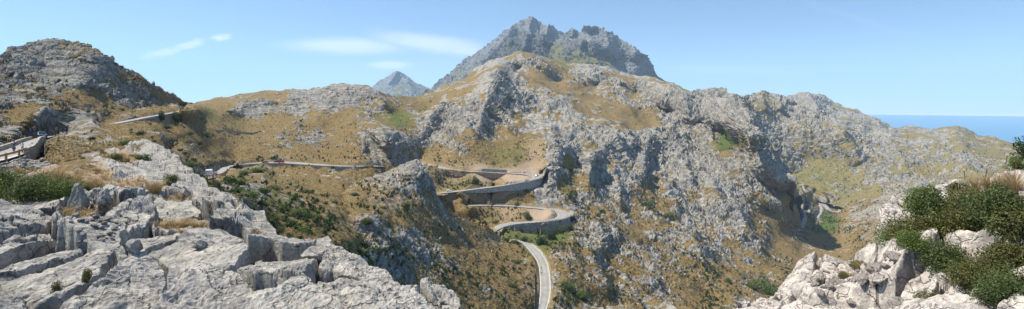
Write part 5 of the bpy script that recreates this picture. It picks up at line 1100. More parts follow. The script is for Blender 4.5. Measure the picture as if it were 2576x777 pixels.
for x, y, rz, top, low, fem, bg, lab, kw in [
    (535.4, 447.6, 160, 'pink', 'khaki', True, False, 'person in pale pink top closest to the white van at the rail', {}),
    (538.4, 447.9, 200, 'red', 'khaki', False, False, 'person in red t-shirt standing at the wooden rail by the van', dict(hat='red')),
    (543.0, 447.1, 150, 'white', 'black', False, True, 'person in white shirt with a dark bag and black shorts at the rail', {}),
    (545.6, 446.6, 240, 'yellow', 'black', False, False, 'person in yellow top, rightmost of the group at the rail', {})]:
    person(Pz(x, y, -19.3 if x < 540 else -20), R(rz), lab, top, low, kw.get('hat'), 1.76, fem, .04, ((.06, .5, .2), (.08, .3, .1)), bag=bg)
person(Pz(512.5, 445, -18.2), R(120), 'person in blue shirt half hidden by rocks left of the white van', 'blue', 'navy', None, 1.74, stride=.1)

# ---------------------------------------------------------------- small fixtures
p = P(79.3, 347.5, 128); t = empty('road_sign', (p[0], p[1], -8.8), label='small blue road sign in front of the rocks behind the bend', cat='road sign')
MB().tube((0, 0, -.5), (0, 0, 2.0), .04).build('post', MT['metal'], t); MB().box((0, -.06, 1.8), (.75, .03, .95), bev=.02).build('panel', MT['sign_b'], t)
p = P(81.2, 366.5, 72); t = empty('marker_stone', (p[0], p[1], zA), label='short white marker stone by the far parapet', cat='marker')
MB().box((0, 0, .3), (.25, .2, .8), bev=.05).build('stone', MT['paint'], t); MB().box((0, 0, .74), (.27, .22, .10), bev=.03).build('cap_stone', MT['coping'], t)
q = surf('N', 1228, 563) if 0 else Vector(P(1228, 540, 372)); t = empty('utility_pole', tuple(q), label='thin dark wooden pole beside the start of the middle hairpin road', cat='utility pole')
MB().tube((0, 0, -1), (0, 0, 9.5), .14, .10, 8).build('pole', MT['bark'], t); MB().box((0, 0, 9.0), (1.9, .12, .14)).build('crossarm', MT['bark'], t)
for sx in (-.8, 0, .8): MB().tube((sx, 0, 9.05), (sx, 0, 9.35), .05).build('insulator', MT['metal'], t)
q = P(1381.5, 63, 4450); t = empty('antenna_mast', q, label='tiny transmitter tower on the skyline beside the highest peak', cat='antenna')
m = MB(); m.tube((-2.5, 0, -8), (-.8, 0, 22), .9, .5, 6).tube((2.5, 0, -8), (.8, 0, 22), .9, .5, 6)
for z in (0, 8, 16): m.box((0, 0, z), (4.5-z*.12, .8, .7))
m.build('lattice', MT['metal'], t); MB().box((0, 0, 24), (6.5, 4, 2.6), bev=.3).build('platform', MT['metal'], t); MB().tube((0, 0, 25), (0, 0, 31), .35).build('mast', MT['metal'], t)
# ---------------------------------------------------------------- plants
def leaf_cloud(seed, n, size, lobes, flat=.75, up=.3, R0=1.0, inner=.55):
    """leaf faces spread through overlapping lobes; returns quads"""
    r = np.random.default_rng(seed)
    cs = []
    for k in range(lobes):
        a = r.uniform(0, 6.28); d = r.uniform(0, .75)**.7*.62
        cs.append((math.cos(a)*d, math.sin(a)*d, r.uniform(.18, .85)*(1-.55*d), r.uniform(.20, .42)))
    cs = np.array(cs); w = cs[:, 3]**2; w /= w.sum()
    i = r.choice(lobes, n, p=w); d = r.normal(size=(n, 3)); d /= np.linalg.norm(d, axis=1)[:, None]
    rad = cs[i, 3]*(inner+(1-inner)*r.random(n)**.5)*(1+.28*perlin(d*2.5+i[:, None]*3.1, seed))
    p = cs[i, :3]+d*rad[:, None]; p[:, 2] *= flat/.75
    p[:, 2] = np.abs(p[:, 2])
    # leaf orientation
    nrm = d*.6+r.normal(size=(n, 3))*.6+[0, 0, up]; nrm /= np.linalg.norm(nrm, axis=1)[:, None]
    t = np.cross(nrm, r.normal(size=(n, 3))); t /= np.linalg.norm(t, axis=1)[:, None]; b = np.cross(nrm, t)
    s = size*r.uniform(.6, 1.3, n)[:, None]
    V = np.stack([p-t*s, p-b*s*.42, p+t*s, p+b*s*.42], 1).reshape(-1, 3)*R0
    tone = np.repeat(np.clip(.5+.28*r.normal(size=n)+.25*perlin(p*3, seed+1), 0, 1), 4)
    return V, np.arange(4*n).reshape(n, 4), tone
def leaf_mesh(name, mat, *a, **k):
    V, F, t = leaf_cloud(*a, **k); return np_mesh(name, V, F, [MT[mat]], dict(tone=t))
def stems_mesh(name, seed, n=7, r0=.03, mat='bark', h=.5):
    mb = MB(); r = random.Random(seed)
    for k in range(n):
        a = r.uniform(0, 6.28); q = Vector((0, 0, -.05)); rad = r0
        dirv = Vector((math.cos(a)*r.uniform(.3, 1), math.sin(a)*r.uniform(.3, 1), 1)).normalized()
        for s in range(4):
            e = q+dirv*h*.3; mb.tube(q, e, rad, rad*.72, 5); q = e; rad *= .72
            dirv = (dirv+Vector((r.uniform(-.5, .5), r.uniform(-.5, .5), r.uniform(-.2, .3)))).normalized()
    bmesh.ops.recalc_face_normals(mb.bm, faces=mb.bm.faces)
    me = bpy.data.meshes.new(name); mb.bm.to_mesh(me); mb.bm.free(); me.materials.append(MT[mat]); return me
CROWN = {}
def crown(kind, v, mat, n, size, lobes, flat=.75, inner=.55, up=.3):
    k = (kind, v, mat)
    if k not in CROWN: CROWN[k] = leaf_mesh('foliage', mat, 500+v*7+hash_s(kind), n, size, lobes, flat=flat, inner=inner, up=up)
    return CROWN[k]
def hash_s(s): return sum(ord(c)*(i+1) for i, c in enumerate(s)) % 997
STEMS = [stems_mesh('stem', 70+i) for i in range(3)]
def shrub(x, y, lay, w, kind, mat, label, v=0, hk=1.0, cat='shrub', name='shrub', group=None, sink=.05, stems=True, rz=None, dD=0):
    """w: width on the plan"""
    p = surf(lay, x, y); s = w/2*p.y/FPX/.92
    spec = {'near': (6500, .034, 22), 'mid': (2600, .055, 12), 'far': (520, .11, 8), 'tiny': (150, .19, 6)}[kind]
    t = empty(name, (p.x, p.y+dD, p.z-s*sink), rz if rz is not None else (x*7.3) % 6.28, label=label, cat=cat, group=group)
    t.scale = (s, s, s*hk)
    link('foliage', crown(kind, v, mat, spec[0], spec[1], spec[2]), t)
    if stems: link('stem', STEMS[v % 3], t)
    return t
# tree: tapered trunk with limbs, crown of leaf clumps
def tree(x, y, lay, w, h, mat, label, v=0, group=None):
    p = surf(lay, x, y); s = p.y/FPX
    t = empty('tree', tuple(p), 0, label=label, cat='tree', group=group)
    mb = MB(); H = h*s; r = random.Random(v+9)
    mb.tube((0, 0, -.3), (.04*H, 0, H*.35), H*.05, H*.032, 8)
    for k in range(5):
        a = k*1.3+v; b = Vector((math.cos(a)*.22*w*s, math.sin(a)*.22*w*s, H*r.uniform(.55, .8))); mb.tube((.04*H, 0, H*.3), b, H*.026, H*.01, 6)
    mb.build('trunk', MT['bark'], t)
    c = link('crown', crown('mid', v, mat, 2600, .055, 12), t); c.location = (.02*H, 0, H*.18); c.scale = (w*s*.55, w*s*.55, H*.95)
    return t

# near left: the green mastic bushes below the road
for i, (x, y, w, hk) in enumerate([(-60, 520, 150, .8), (10, 522, 130, .75), (75, 521, 120, .75), (135, 520, 110, .75), (195, 522, 60, .5), (-30, 492, 130, .9), (40, 488, 120, .95), (105, 486, 110, .9), (20, 466, 90, .8), (75, 462, 90, .7), (130, 462, 80, .75), (165, 458, 66, .7), (195, 470, 60, .5), (222, 480, 44, .7)]):
    shrub(x, y, 'H', w, 'near', ('leaf', 'leaf', 'leaf_m')[i % 3], 'bright green leafy bush in the thicket below the nearest road', v=i % 3, hk=hk*1.45, group='bushes of the green thicket on the left', sink=.1)
for x, y, lay, w, hk, mat, lab in [
    (290, 402, 'H', 44, .9, 'leaf_m', 'round dark green bush on the rock terrace right of the stone wall'), (362, 403, 'H', 42, .7, 'leaf_m', 'low green bush on the terrace just left of the pale ledges'), (429, 470, 'H', 50, .8, 'leaf_m', 'green bush behind the straw clump in the middle of the left outcrop'),
    (320, 372, 'M', 52, .5, 'leaf', 'bright green low bush behind the left terrace rocks'), (352, 345, 'M', 34, .7, 'leaf_d', 'grey green bush above the pale dome rock'), (72, 332, 'M', 28, .7, 'leaf', 'green bush on the rocks behind the blue car'), (217, 279, 'M', 18, 1, 'leaf_d', 'dark bush at the foot of the left hill cliff'), (306, 283, 'M', 17, 1, 'leaf_d', 'dark bush on the slope just above the hillside road'), (96, 238, 'M', 16, 1, 'leaf_d', 'small dark bush on the face of the left hill'),
    (231, 357, 'M', 24, .4, 'leaf', 'flat green bush among the rocks right of the road bend'), (255, 383, 'M', 22, .6, 'leaf_m', 'small green bush on rocky ground right of the retaining wall'),
    (365, 312, 'M', 16, .6, 'leaf', 'small bright bush below the hillside road'), (413, 330, 'M', 34, .45, 'leaf_d', 'dark low bush on the brown slope left of centre'), (474, 345, 'M', 24, .6, 'leaf', 'green bush on the brown slope below the two round trees'), (515, 350, 'M', 30, .9, 'leaf_m', 'pair of upright green bushes beside the grey scree'), (494, 372, 'M', 20, .8, 'leaf_d', 'dark bush on the slope above the white van'), (478, 408, 'H', 44, .5, 'leaf_m', 'green bush hanging over the pale ledge edge'), (415, 360, 'M', 26, .6, 'leaf_d', 'dark bush right of the pale dome rock'), (475, 365, 'M', 18, .5, 'leaf', 'small bright green bush on the dry slope'),
    (691, 404, 'M', 24, .95, 'leaf_m', 'round green bush beside the parked cars on the road'), (757, 315, 'M', 10, 1, 'leaf_d', 'lone dark bush high on the brown hill'), (669, 296, 'M', 9, 1, 'leaf_d', 'tiny dark bush below the long crag'), (574, 297, 'M', 12, 1, 'leaf_d', 'small dark bush at the left end of the long crag'),
    (648, 450, 'M', 60, .45, 'leaf', 'long bright green bush below the low road wall'), (612, 448, 'M', 40, .5, 'leaf', 'green bush right below the wooden railing'), (600, 480, 'M', 50, .6, 'leaf', 'green bush on the slope below the roadside group of people'), (622, 510, 'M', 74, .5, 'leaf', 'large spreading green bush right of the outcrop flank'), (660, 500, 'M', 50, .5, 'leaf_m', 'green bush in the gully below the long bright bush'), (745, 558, 'M', 62, .6, 'leaf', 'broad green bush on the slope above the big flat topped block'), (760, 590, 'M', 50, .55, 'leaf', 'green bush directly behind the outcrop edge block'), (690, 480, 'M', 44, .5, 'leaf_m', 'mid green bush on the slope below the wall'),
    (700, 535, 'M', 40, .5, 'leaf_m', 'green bush halfway between the wall and the outcrop edge'), (868, 548, 'N', 44, .5, 'leaf_m', 'green bush above the rocky rib in the valley'), (868, 582, 'N', 50, .5, 'leaf', 'bright green bush left of the rocky rib'), (924, 565, 'N', 36, .7, 'leaf_m', 'green bush on top of the rocky rib'), (838, 434, 'M', 15, 1.3, 'leaf_d', 'dark bush standing against the low road wall'), (921, 429, 'M', 30, .5, 'leaf_m', 'green bush at the right end of the low road wall'), (1020, 530, 'N', 34, .95, 'leaf_m', 'round green bush beside the reddish track in the valley'), (893, 497, 'N', 30, .55, 'leaf_d', 'dark bush at the upper end of the reddish track'), (965, 526, 'N', 26, .6, 'leaf_d', 'dark bush at the edge of the grey scree track'),
    (1627, 535, 'M', 58, .8, 'leaf_m', 'largest dark green bush on the rocky slope above the pale scree'), (1685, 560, 'M', 40, .9, 'leaf_m', 'green bush right of the pale scree'), (1512, 545, 'M', 22, .9, 'leaf_m', 'green bush at the top of the small grey scree'), (1500, 560, 'M', 18, 1, 'leaf_m', 'green bush left of the small grey scree'), (1432, 502, 'M', 22, .8, 'leaf_m', 'green bush at the foot of the slanting pale rock spur'),
    (1196, 463, 'M', 26, 1, 'leaf_d', 'round blue green tree between the two legs of the upper hairpin'), (1327, 551, 'M', 28, 1.1, 'leaf_m', 'tall green bush on red earth inside the middle hairpin'), (1301, 517, 'M', 18, 1, 'leaf_m', 'round green bush above the middle hairpin road'), (1324, 482, 'M', 13, .9, 'leaf_m', 'small green bush under the streaked wall'), (1428, 445, 'M', 14, .9, 'leaf_d', 'dark bush in the grassy gully right of the slanting spur'),
    (1272, 590, 'N', 30, .6, 'leaf_m', 'green bush at the left foot of the tall coarse wall'), (1295, 597, 'N', 28, .7, 'leaf_m', 'bush below the left end of the tall coarse wall'), (1318, 606, 'M', 26, .9, 'leaf_d', 'round dark bush in front of the tall coarse wall'), (1362, 620, 'M', 38, .9, 'leaf_d', 'dark tree crown above the lowest road bend'), (1385, 606, 'M', 40, 1, 'leaf_d', 'dark tree crown under the right part of the tall coarse wall'), (1410, 590, 'M', 36, .8, 'leaf_m', 'green bush climbing the right end of the tall coarse wall'), (1434, 585, 'M', 24, 1.3, 'leaf_m', 'tall green bush on the rock right of the tall coarse wall'), (1441, 555, 'M', 20, 1, 'leaf_m', 'green bush just outside the middle hairpin bend'),
    (1300, 665, 'N', 32, .6, 'leaf_m', 'green bush on the dry spur left of the lowest road'), (1180, 700, 'N', 26, .7, 'leaf_d', 'dark bush low on the dry spur'), (1120, 730, 'N', 34, .6, 'leaf_d', 'green bush right of the foreground outcrop tip'), (1285, 728, 'N', 30, .6, 'leaf_m', 'green bush beside the boulders on the spur'), (1420, 735, 'M', 44, .7, 'leaf', 'bright green bush right of the lowest road'), (1455, 770, 'M', 50, .6, 'leaf', 'green bushes at the bottom right of the lowest road'),
    (1924, 738, 'M', 74, .62, 'leaf', 'large bright green rounded bush left of the pale right outcrop'), (1890, 735, 'M', 40, .6, 'leaf_m', 'green bush touching the left side of the large rounded bush'), (1830, 720, 'M', 26, .7, 'leaf_m', 'green bush on the dry slope left of the large rounded bush'),
    (1545, 735, 'M', 26, .6, 'leaf_m', 'green bush low on the slope above the bottom edge of the photo')]:
    big = w*(1 if lay == 'H' else .8) > 40
    shrub(x, y, lay, w*1.12, 'mid' if w > 22 else 'far', mat, lab, v=int(x) % 3, hk=hk)
tree(404, 308, 'M', 23, 25, 'leaf_d', 'round grey green tree left of the pair below the hillside road', 1)
tree(440, 315, 'M', 27, 30, 'leaf_m', 'round tree with a visible trunk right of the pair below the hillside road', 2)
tree(2048, 487, 'M', 12, 14, 'leaf_d', 'dark tree in the far valley above the winding bends', 3)
tree(2110, 512, 'M', 14, 12, 'leaf_d', 'dark round tree behind the far hairpin bends', 4)

# right foreground bushes
BR = [(2520, 700, 150, 1.0, 0, 'leaf_m'), (2575, 740, 150, 1.0, 1, 'leaf_m'), (2470, 650, 140, 1.0, 2, 'leaf_m'), (2590, 680, 140, 1.1, 2, 'leaf_m'), (2290, 640, 150, .95, 0, 'leaf_m'), (2350, 600, 150, 1.0, 1, 'leaf'), (2250, 600, 110, .9, 2, 'leaf_m'), (2420, 620, 170, 1.0, 0, 'leaf_m'), (2500, 640, 170, 1.05, 1, 'leaf'), (2570, 640, 170, 1.1, 2, 'leaf_m'), (2380, 680, 150, .9, 2, 'leaf_m'), (2300, 690, 110, .7, 1, 'leaf_m'), (2350, 745, 110, .8, 0, 'leaf_m'), (2520, 790, 150, .8, 1, 'leaf_m'), (2460, 700, 150, .95, 0, 'leaf'), (2540, 720, 140, .9, 1, 'leaf_m'), (2330, 560, 130, .7, 1, 'leaf'), (2440, 560, 140, .7, 2, 'leaf_m'), (2530, 570, 150, .8, 0, 'leaf')]
for i, (x, y, w, hk, v, mat) in enumerate(BR):
    mat = ('leaf_m', 'leaf', 'leaf_o', 'leaf_m', 'leaf_o')[i % 5]; hk *= 1.15 if 2320 < x < 2540 and y < 700 else .95
    shrub(x, y, 'I', w*1.1, 'near', mat, 'tangled green bush covering the pale rocks at the right edge', v=v, hk=hk, group='bushes of the thicket on the right', sink=.12, dD=-.35 if i < 4 else 0)
for x, y, w, hk, mat, lab in [(2412, 500, 80, .75, 'leaf_o', 'olive brown bush on the crest of the pale right rocks'), (2366, 510, 30, .9, 'leaf_o', 'small olive bush left of the larger one on the crest'), (2505, 490, 40, .8, 'leaf_o', 'small olive bush among the crest stones at right'),
    (2560, 432, 60, .9, 'leaf', 'bright green bush behind the crest at the right edge'), (2590, 415, 80, 1.2, 'leaf_d', 'dark bush at the top of the right edge of the photo'),
    (2052, 745, 22, 1.2, 'leaf_o', 'small tufted olive shrub standing among the pale blocks'), (2120, 702, 34, .7, 'leaf_o', 'low olive shrub in the middle of the right outcrop'), (2160, 690, 60, .6, 'leaf_o', 'olive shrub below the step of the pale rock'), (620, 603, 90, .4, 'leaf_o', 'low yellow olive shrub in the pocket behind the foreground slabs'), (250, 700, 30, 2.0, 'leaf_o', 'narrow olive shrub growing in the left crack of the foreground'), (140, 720, 26, 2.2, 'leaf_o', 'olive shrub in the crack near the bottom left corner'), (218, 710, 30, 2.2, 'leaf_o', 'taller olive shrub in the second crack from the left'), (202, 600, 18, 1, 'leaf_o', 'tiny olive shrub on the rim of the stony hollow')]:
    shrub(x, y, 'I' if x > 1500 else 'H', w*1.1, 'mid', mat, lab, v=int(x) % 3, hk=hk)

# dry grass tufts: a fan of narrow blades
def tuft_arr(seed, n, wd, spread=.45, droop=.25):
    r = np.random.default_rng(seed); V = []; F = []
    for k in range(n):
        a = r.uniform(0, 6.28); l = r.uniform(.6, 1.05); s = r.uniform(.05, spread); b = np.array([math.cos(a), math.sin(a)])
        q = np.array([-b[1], b[0]])*wd*.5; o = b*r.uniform(0, .12)
        p0 = np.r_[o-q, 0]; p1 = np.r_[o+q, 0]; m = np.r_[o+b*s*.45, l*.62]; tip = np.r_[o+b*(s+droop*r.random()), l*(1-.35*droop)]
        i = len(V); V += [p0, p1, m+np.r_[q, 0]*.7, m-np.r_[q, 0]*.7, tip]
        F += [(i, i+1, i+2), (i, i+2, i+3), (i+3, i+2, i+4)]
    return np.array(V), np.array(F)
def tuft_mesh(seed, n, wd, mat, **k):
    V, F = tuft_arr(seed, n, wd, **k); t = np.repeat(np.random.default_rng(seed).random(n), 5)
    return np_mesh('blades', V, F, [MT[mat]], dict(tone=t))
TUF = [tuft_mesh(900+i, 260, .014, 'straw', spread=.6) for i in range(3)]; TUG = [tuft_mesh(910+i, 260, .014, 'straw_g', spread=.6) for i in range(2)]
def tuft(x, y, lay, w, h, label, v=0, green=False, group=None):
    p = surf(lay, x, y); s = p.y/FPX
    o = link('grass_tuft', (TUG if green else TUF)[v % (2 if green else 3)], loc=(p.x, p.y, p.z-.03)); o.scale = (w*s/1.0, w*s/1.0, h*s); o.rotation_euler[2] = x*.7
    return tag(o, label, 'grass tuft', group)
for i, (x, y, w, h, lab) in enumerate([(398, 490, 60, 44, 'large round straw coloured tuft in the middle of the left outcrop'), (380, 488, 40, 36, 'straw tuft joined to the left side of the large round one'), (300, 522, 44, 42, 'straw tuft right of the jagged boulder'), (240, 486, 60, 52, 'tall pale straw tuft behind the jagged boulder'), (215, 470, 46, 40, 'straw tuft behind the standing boulder'), (335, 480, 26, 16, 'small brown tuft between the terrace ledges'), (262, 440, 30, 20, 'small brown tuft above the green thicket'), (320, 402, 34, 20, 'brown tuft right of the round terrace bush'), (345, 395, 26, 18, 'brown tuft left of the low terrace bush'), (180, 404, 26, 18, 'brown tuft below the stone retaining wall'), (245, 425, 34, 20, 'brown tuft on bare earth above the thicket'), (455, 570, 40, 16, 'straw tuft in the cracks of the outcrop centre'), (430, 545, 50, 18, 'yellowish tuft beside the long horizontal ledge')]):
    tuft(x, y, 'H', w, h, lab, i)
for i, (x, y, w, h) in enumerate([(120, 500, 60, 66), (150, 508, 70, 76), (175, 510, 60, 60), (140, 480, 60, 60), (165, 470, 60, 50), (190, 455, 50, 44), (150, 455, 50, 40), (200, 440, 40, 34)]):
    tuft(x, y, 'H', w, h, 'tall olive and straw grass rising out of the green thicket', i, i % 2 == 0, 'tall grass clumps in the green thicket')
for i, (x, y, w, h) in enumerate([(2420, 510, 50, 50), (2450, 500, 60, 66), (2490, 500, 60, 80), (2520, 500, 60, 70), (2550, 495, 60, 80), (2570, 560, 60, 70), (2510, 620, 60, 60), (2440, 560, 60, 50), (2470, 550, 60, 60), (2500, 540, 66, 50), (2530, 540, 66, 60), (2560, 530, 66, 60), (2480, 590, 60, 60), (2400, 540, 40, 40), (2455, 520, 40, 50)]):
    tuft(x, y, 'I', w, h, 'pale straw grass clump standing above the right thicket', i, False, 'straw grass clumps above the right thicket')
for i, (x, y, w, h, lab) in enumerate([(2135, 725, 50, 40, 'straw and olive tuft left of the tilted slab'), (2170, 690, 44, 30, 'reddish straw tuft under the step of pale rock'), (2110, 735, 36, 24, 'small straw tuft near the long pale slab')]): tuft(x, y, 'I', w, h, lab, i, i != 1)
# tall stalks with seed heads at the right edge
SMB = MB(); r = random.Random(8)
SMB.tube((0, 0, 0), (.02, 0, .5), .004, .0035, 5); SMB.tube((.02, 0, .5), (.05, .01, 1.0), .0035, .002, 5)
for k in range(26):
    z = .78+.22*k/26; a = k*2.4; SMB.tube((.035+.03*(z-.78), 0, z), (.035+math.cos(a)*.02, math.sin(a)*.02, z+.05), .0045, .001, 4)
bmesh.ops.recalc_face_normals(SMB.bm, faces=SMB.bm.faces)
stalk_me = bpy.data.meshes.new('stalk'); SMB.bm.to_mesh(stalk_me); SMB.bm.free(); stalk_me.materials.append(MT['straw'])
for x, y0, y1 in [(2512, 500, 400), (2545, 510, 385), (2440, 520, 432), (2462, 540, 440)]:
    p = surf('I', x, y0); o = link('grass_stalk', stalk_me, loc=p); k = (y0-y1)*p.y/FPX; o.scale = (.6, .6, k); o.rotation_euler = (0, (x % 7-3)*.05, x)
    tag(o, 'single tall dry grass stalk with a seed head against the far hill', 'grass stalk', 'tall stalks at the right edge')

# shrubs over the hillsides
def far_pool(lay, n, weight, seed, clus=True):
    Q, at, GXx, GYy = LAYERS[lay]; r = np.random.default_rng(seed)
    vis = (GYy > 0)*(at['quiet'] > .8 if 'quiet' in at else 1); W = weight(GXx, GYy, at, Q)*vis; q_ = Q.reshape(-1, 3); W = W*(.12+np.clip(.1+1.6*perlin(q_/[38, 38, 20], 9)+.9*perlin(q_/11, 10), 0, 1.2).reshape(W.shape)) if clus else W; W = W.ravel()/W.sum()
    idx = r.choice(len(W), n, p=W, replace=False); q = Q.reshape(-1, 3)[idx]
    return q, GXx.ravel()[idx], GYy.ravel()[idx]
def wM(X, Y, at, Q):
    k = .25+1.2*np.clip(at['green'], 0, 1); k = k*(.55+.45*(1-at['rock'])); k = k*np.where(X < 560, .35, 1)*np.where((Y < 400) & (X < 1080), .25, 1)
    k = k*np.where((X > 1100) & (Y > 380), 1.8, 1)*np.where((X > 520) & (X < 900) & (Y > 420), .28, 1)*(at['soil'] < .5); k *= .3+1.4*(np.sin(X*.021+Y*.013)*np.sin(Y*.03-X*.007) > -.1)
    return k
pool = []
for lay, n, f, sd in (('M', 11000, wM, 1), ('N', 1000, wM, 2), ('R', 4200, lambda X, Y, at, Q: .3+1.3*at['green'], 3), ('P', 60, lambda X, Y, at, Q: (at['green'] > .2)*1.0+.02, 4), ('PD', 30, lambda X, Y, at, Q: Y*0+1., 5)):
    q, X, Y = far_pool(lay, n, f, sd)
    for a, x, y in zip(q, X, Y): pool.append((a, x, y, lay))
rz = np.random.default_rng(77); items = []
for a, x, y, lay in pool:
    D = a[1]; s = .62+1.2*rz.random()**2.2
    if lay == 'R': s *= 1.6
    if D > 700 and lay != 'R': s *= 1.35
    if lay in ('P', 'PD'): s *= 3
    if D < 90: s *= .55
    if lay != 'H' and D < 45: continue
    if lay in 'MN' and s*FPX/D > 13: s = 13*D/FPX
    items.append((s*FPX/D, s, a, x, y, lay))
items.sort(key=lambda t: -t[0])
ZONES = [(-200, 560, 0, 800, 'on the left hillside'), (560, 1080, 0, 420, 'on the brown hills behind the cars'), (560, 900, 420, 800, 'on the slope below the low wall'), (1080, 1420, 0, 400, 'on the mountain above the hairpins'), (900, 1360, 400, 800, 'around the stacked hairpin bends'), (1360, 1700, 400, 800, 'right of the lowest road'), (1700, 2000, 400, 800, 'left of the pale right rocks'), (1420, 2000, 0, 400, 'on the upper right mountain flank'), (2000, 2800, 0, 800, 'in the far right valley')]
SH = {}
for mat in ('leaf_m', 'leaf_d', 'leaf'):
    for v in range(3): SH[mat, v] = leaf_mesh('foliage', mat, 600+v+hash_s(mat), 240, .15, 7, flat=.8)
for k, (px, s, a, x, y, lay) in enumerate(items[:240]):
    zn = next((z[4] for z in ZONES if z[0] <= x < z[1] and z[2] <= y < z[3]), ZONES[-1][4]); mat = ('leaf_m', 'leaf_d', 'leaf')[(0, 1, 0, 1, 0, 2, 1)[k % 7]]
    o = link('shrub', SH[mat, k % 3], loc=(a[0], a[1], a[2]-.12*s)); o.scale = (s, s, s*(.7+.5*rz.random())); o.rotation_euler[2] = k*1.7
    tone = {'leaf_m': 'mid green', 'leaf_d': 'dark green', 'leaf': 'bright green'}[mat]
    tag(o, 'small '+tone+' shrub dotted '+zn, 'shrub', tone+' shrubs '+zn)
rest = items[240:]
pr = [leaf_cloud(700+i, 34, .30, 4, flat=.85, inner=.3) for i in range(6)]
V, F, Tn = scatter_mesh([p[0] for p in pr], [p[1] for p in pr], [t[2] for t in rest], [t[1] for t in rest], list(rz.random(len(rest))*6.28), rz.random(len(rest)))
tag(link('scrub', np_mesh('scrub', V, F, [MT['leaf_d']], dict(tone=Tn))), 'countless small dark green shrubs speckling all the hillsides', 'scrub', kind='stuff')
# dry tussock grass
def grass(lay, n, weight, seed, sz, name='dry_grass', label='', mat='straw', wd=.16, nb=7):
    q, X, Y = far_pool(lay, n, weight, seed, False); r = np.random.default_rng(seed)
    tp = [tuft_arr(seed+i, nb, wd, spread=.7, droop=.4) for i in range(5)]
    m = (q[:, 1] > 12); q = q[m]; s = sz*r.uniform(.5, 1.15, len(q))*np.clip(q[:, 1]/220, .62, 1.6)
    tn = np.clip(.5+.35*r.normal(size=len(q)), 0, 1)
    V, F, Tn = scatter_mesh([p[0] for p in tp], [p[1] for p in tp], q-[0, 0, .05], s, list(r.random(len(q))*6.28), tn)
    tag(link(name, np_mesh(name, V, F, [MT[mat]], dict(tone=Tn))), label, 'grass', kind='stuff')
def wg(X, Y, at, Q): return (at['rock'] < .45)*(at['soil'] < .45)*np.clip(1.1-at['green'], .05, 1)*(Q[..., 1] < 700)*(Q[..., 1] > 42)
def wh(X, Y, at, Q): return (at['soil'] > .35)*(Q[..., 1] > 12)*1.0
grass('H', 2600, wh, 31, .42, 'terrace_grass', 'dry grass on the earth pockets of the left outcrop', wd=.05, nb=16)
def wgg(X, Y, at, Q): return (at['rock'] < .5)*(at['soil'] < .45)*np.clip(at['green'], .05, 1)*(Q[..., 1] < 600)*(Q[..., 1] > 42)
grass('M', 30000, wg, 21, .75, label='dry straw coloured tussocks covering the slopes'); grass('N', 9000, wg, 22, .75, label='dry straw coloured tussocks on the middle spur')
grass('M', 12000, wgg, 23, .6, 'green_grass', 'olive green tufts among the dry grass', 'straw_g')
# ---------------------------------------------------------------- sea, air, light, camera
def disc(name, r, z, mat, n=128):
    bm = bmesh.new(); bmesh.ops.create_circle(bm, cap_ends=True, radius=r, segments=n)
    me = bpy.data.meshes.new(name); bm.to_mesh(me); bm.free(); me.materials.append(mat)
    o = link(name, me, loc=(0, 0, z)); return tag(o, kind='structure')
m, nt = new_mat('sea_water'); t = NT(nt)
t.out(t.mix(t.noise(.002, 5, .6), (.05, .17, .29), (.065, .20, .34)), .35, t.bump(t.noise(.05, 4), .25, .6), spec=.4)
SEA_R = 21000
disc('sea', SEA_R, -350, m, 256)
HZ = bpy.data.meshes.new('haze'); bm = bmesh.new(); bmesh.ops.create_cube(bm, size=1); bm.to_mesh(HZ); bm.free()
m, nt = new_mat('haze_air')
v = nt.nodes.new('ShaderNodeVolumePrincipled'); o = nt.nodes.new('ShaderNodeOutputMaterial')
v.inputs['Color'].default_value = (.60, .80, 1, 1); v.inputs['Density'].default_value = 5.5e-5; v.inputs['Anisotropy'].default_value = 0
nt.links.new(v.outputs[0], o.inputs['Volume']); HZ.materials.append(m)
ho = link('haze', HZ, loc=(0, 0, 600)); ho.scale = (44000, 44000, 1902); tag(ho, kind='stuff')

SAZ, SEL = R(-84), R(57)
w = bpy.data.worlds.new("World"); scene.world = w; w.use_nodes = True; nt = w.node_tree; nt.nodes.clear(); t = NT(nt)
sky = t.n('ShaderNodeTexSky', sky_type='NISHITA', sun_disc=False); sky.sun_elevation = SEL; sky.sun_rotation = SAZ; sky.altitude = 600
sky.air_density = 1.5; sky.dust_density = .3; sky.ozone_density = 3.0
d = t.coord('Generated'); sm_ = t.n('ShaderNodeMapping'); sm_.inputs['Scale'].default_value = (1, 1, 2.2); sm_.inputs['Location'].default_value = (0, 0, .06); t.L(d, sm_.inputs[0]); t.L(sm_.outputs[0], sky.inputs[0]); sp = t.n('ShaderNodeSeparateXYZ'); t.L(d, sp.inputs[0])
u = t.math('DIVIDE', sp.outputs[0], t.math('MAXIMUM', sp.outputs[1], .05)); e = t.math('DIVIDE', sp.outputs[2], t.math('MAXIMUM', sp.outputs[1], .05))
cmb = t.n('ShaderNodeCombineXYZ'); t.L(u, cmb.inputs[0]); t.L(e, cmb.inputs[1])
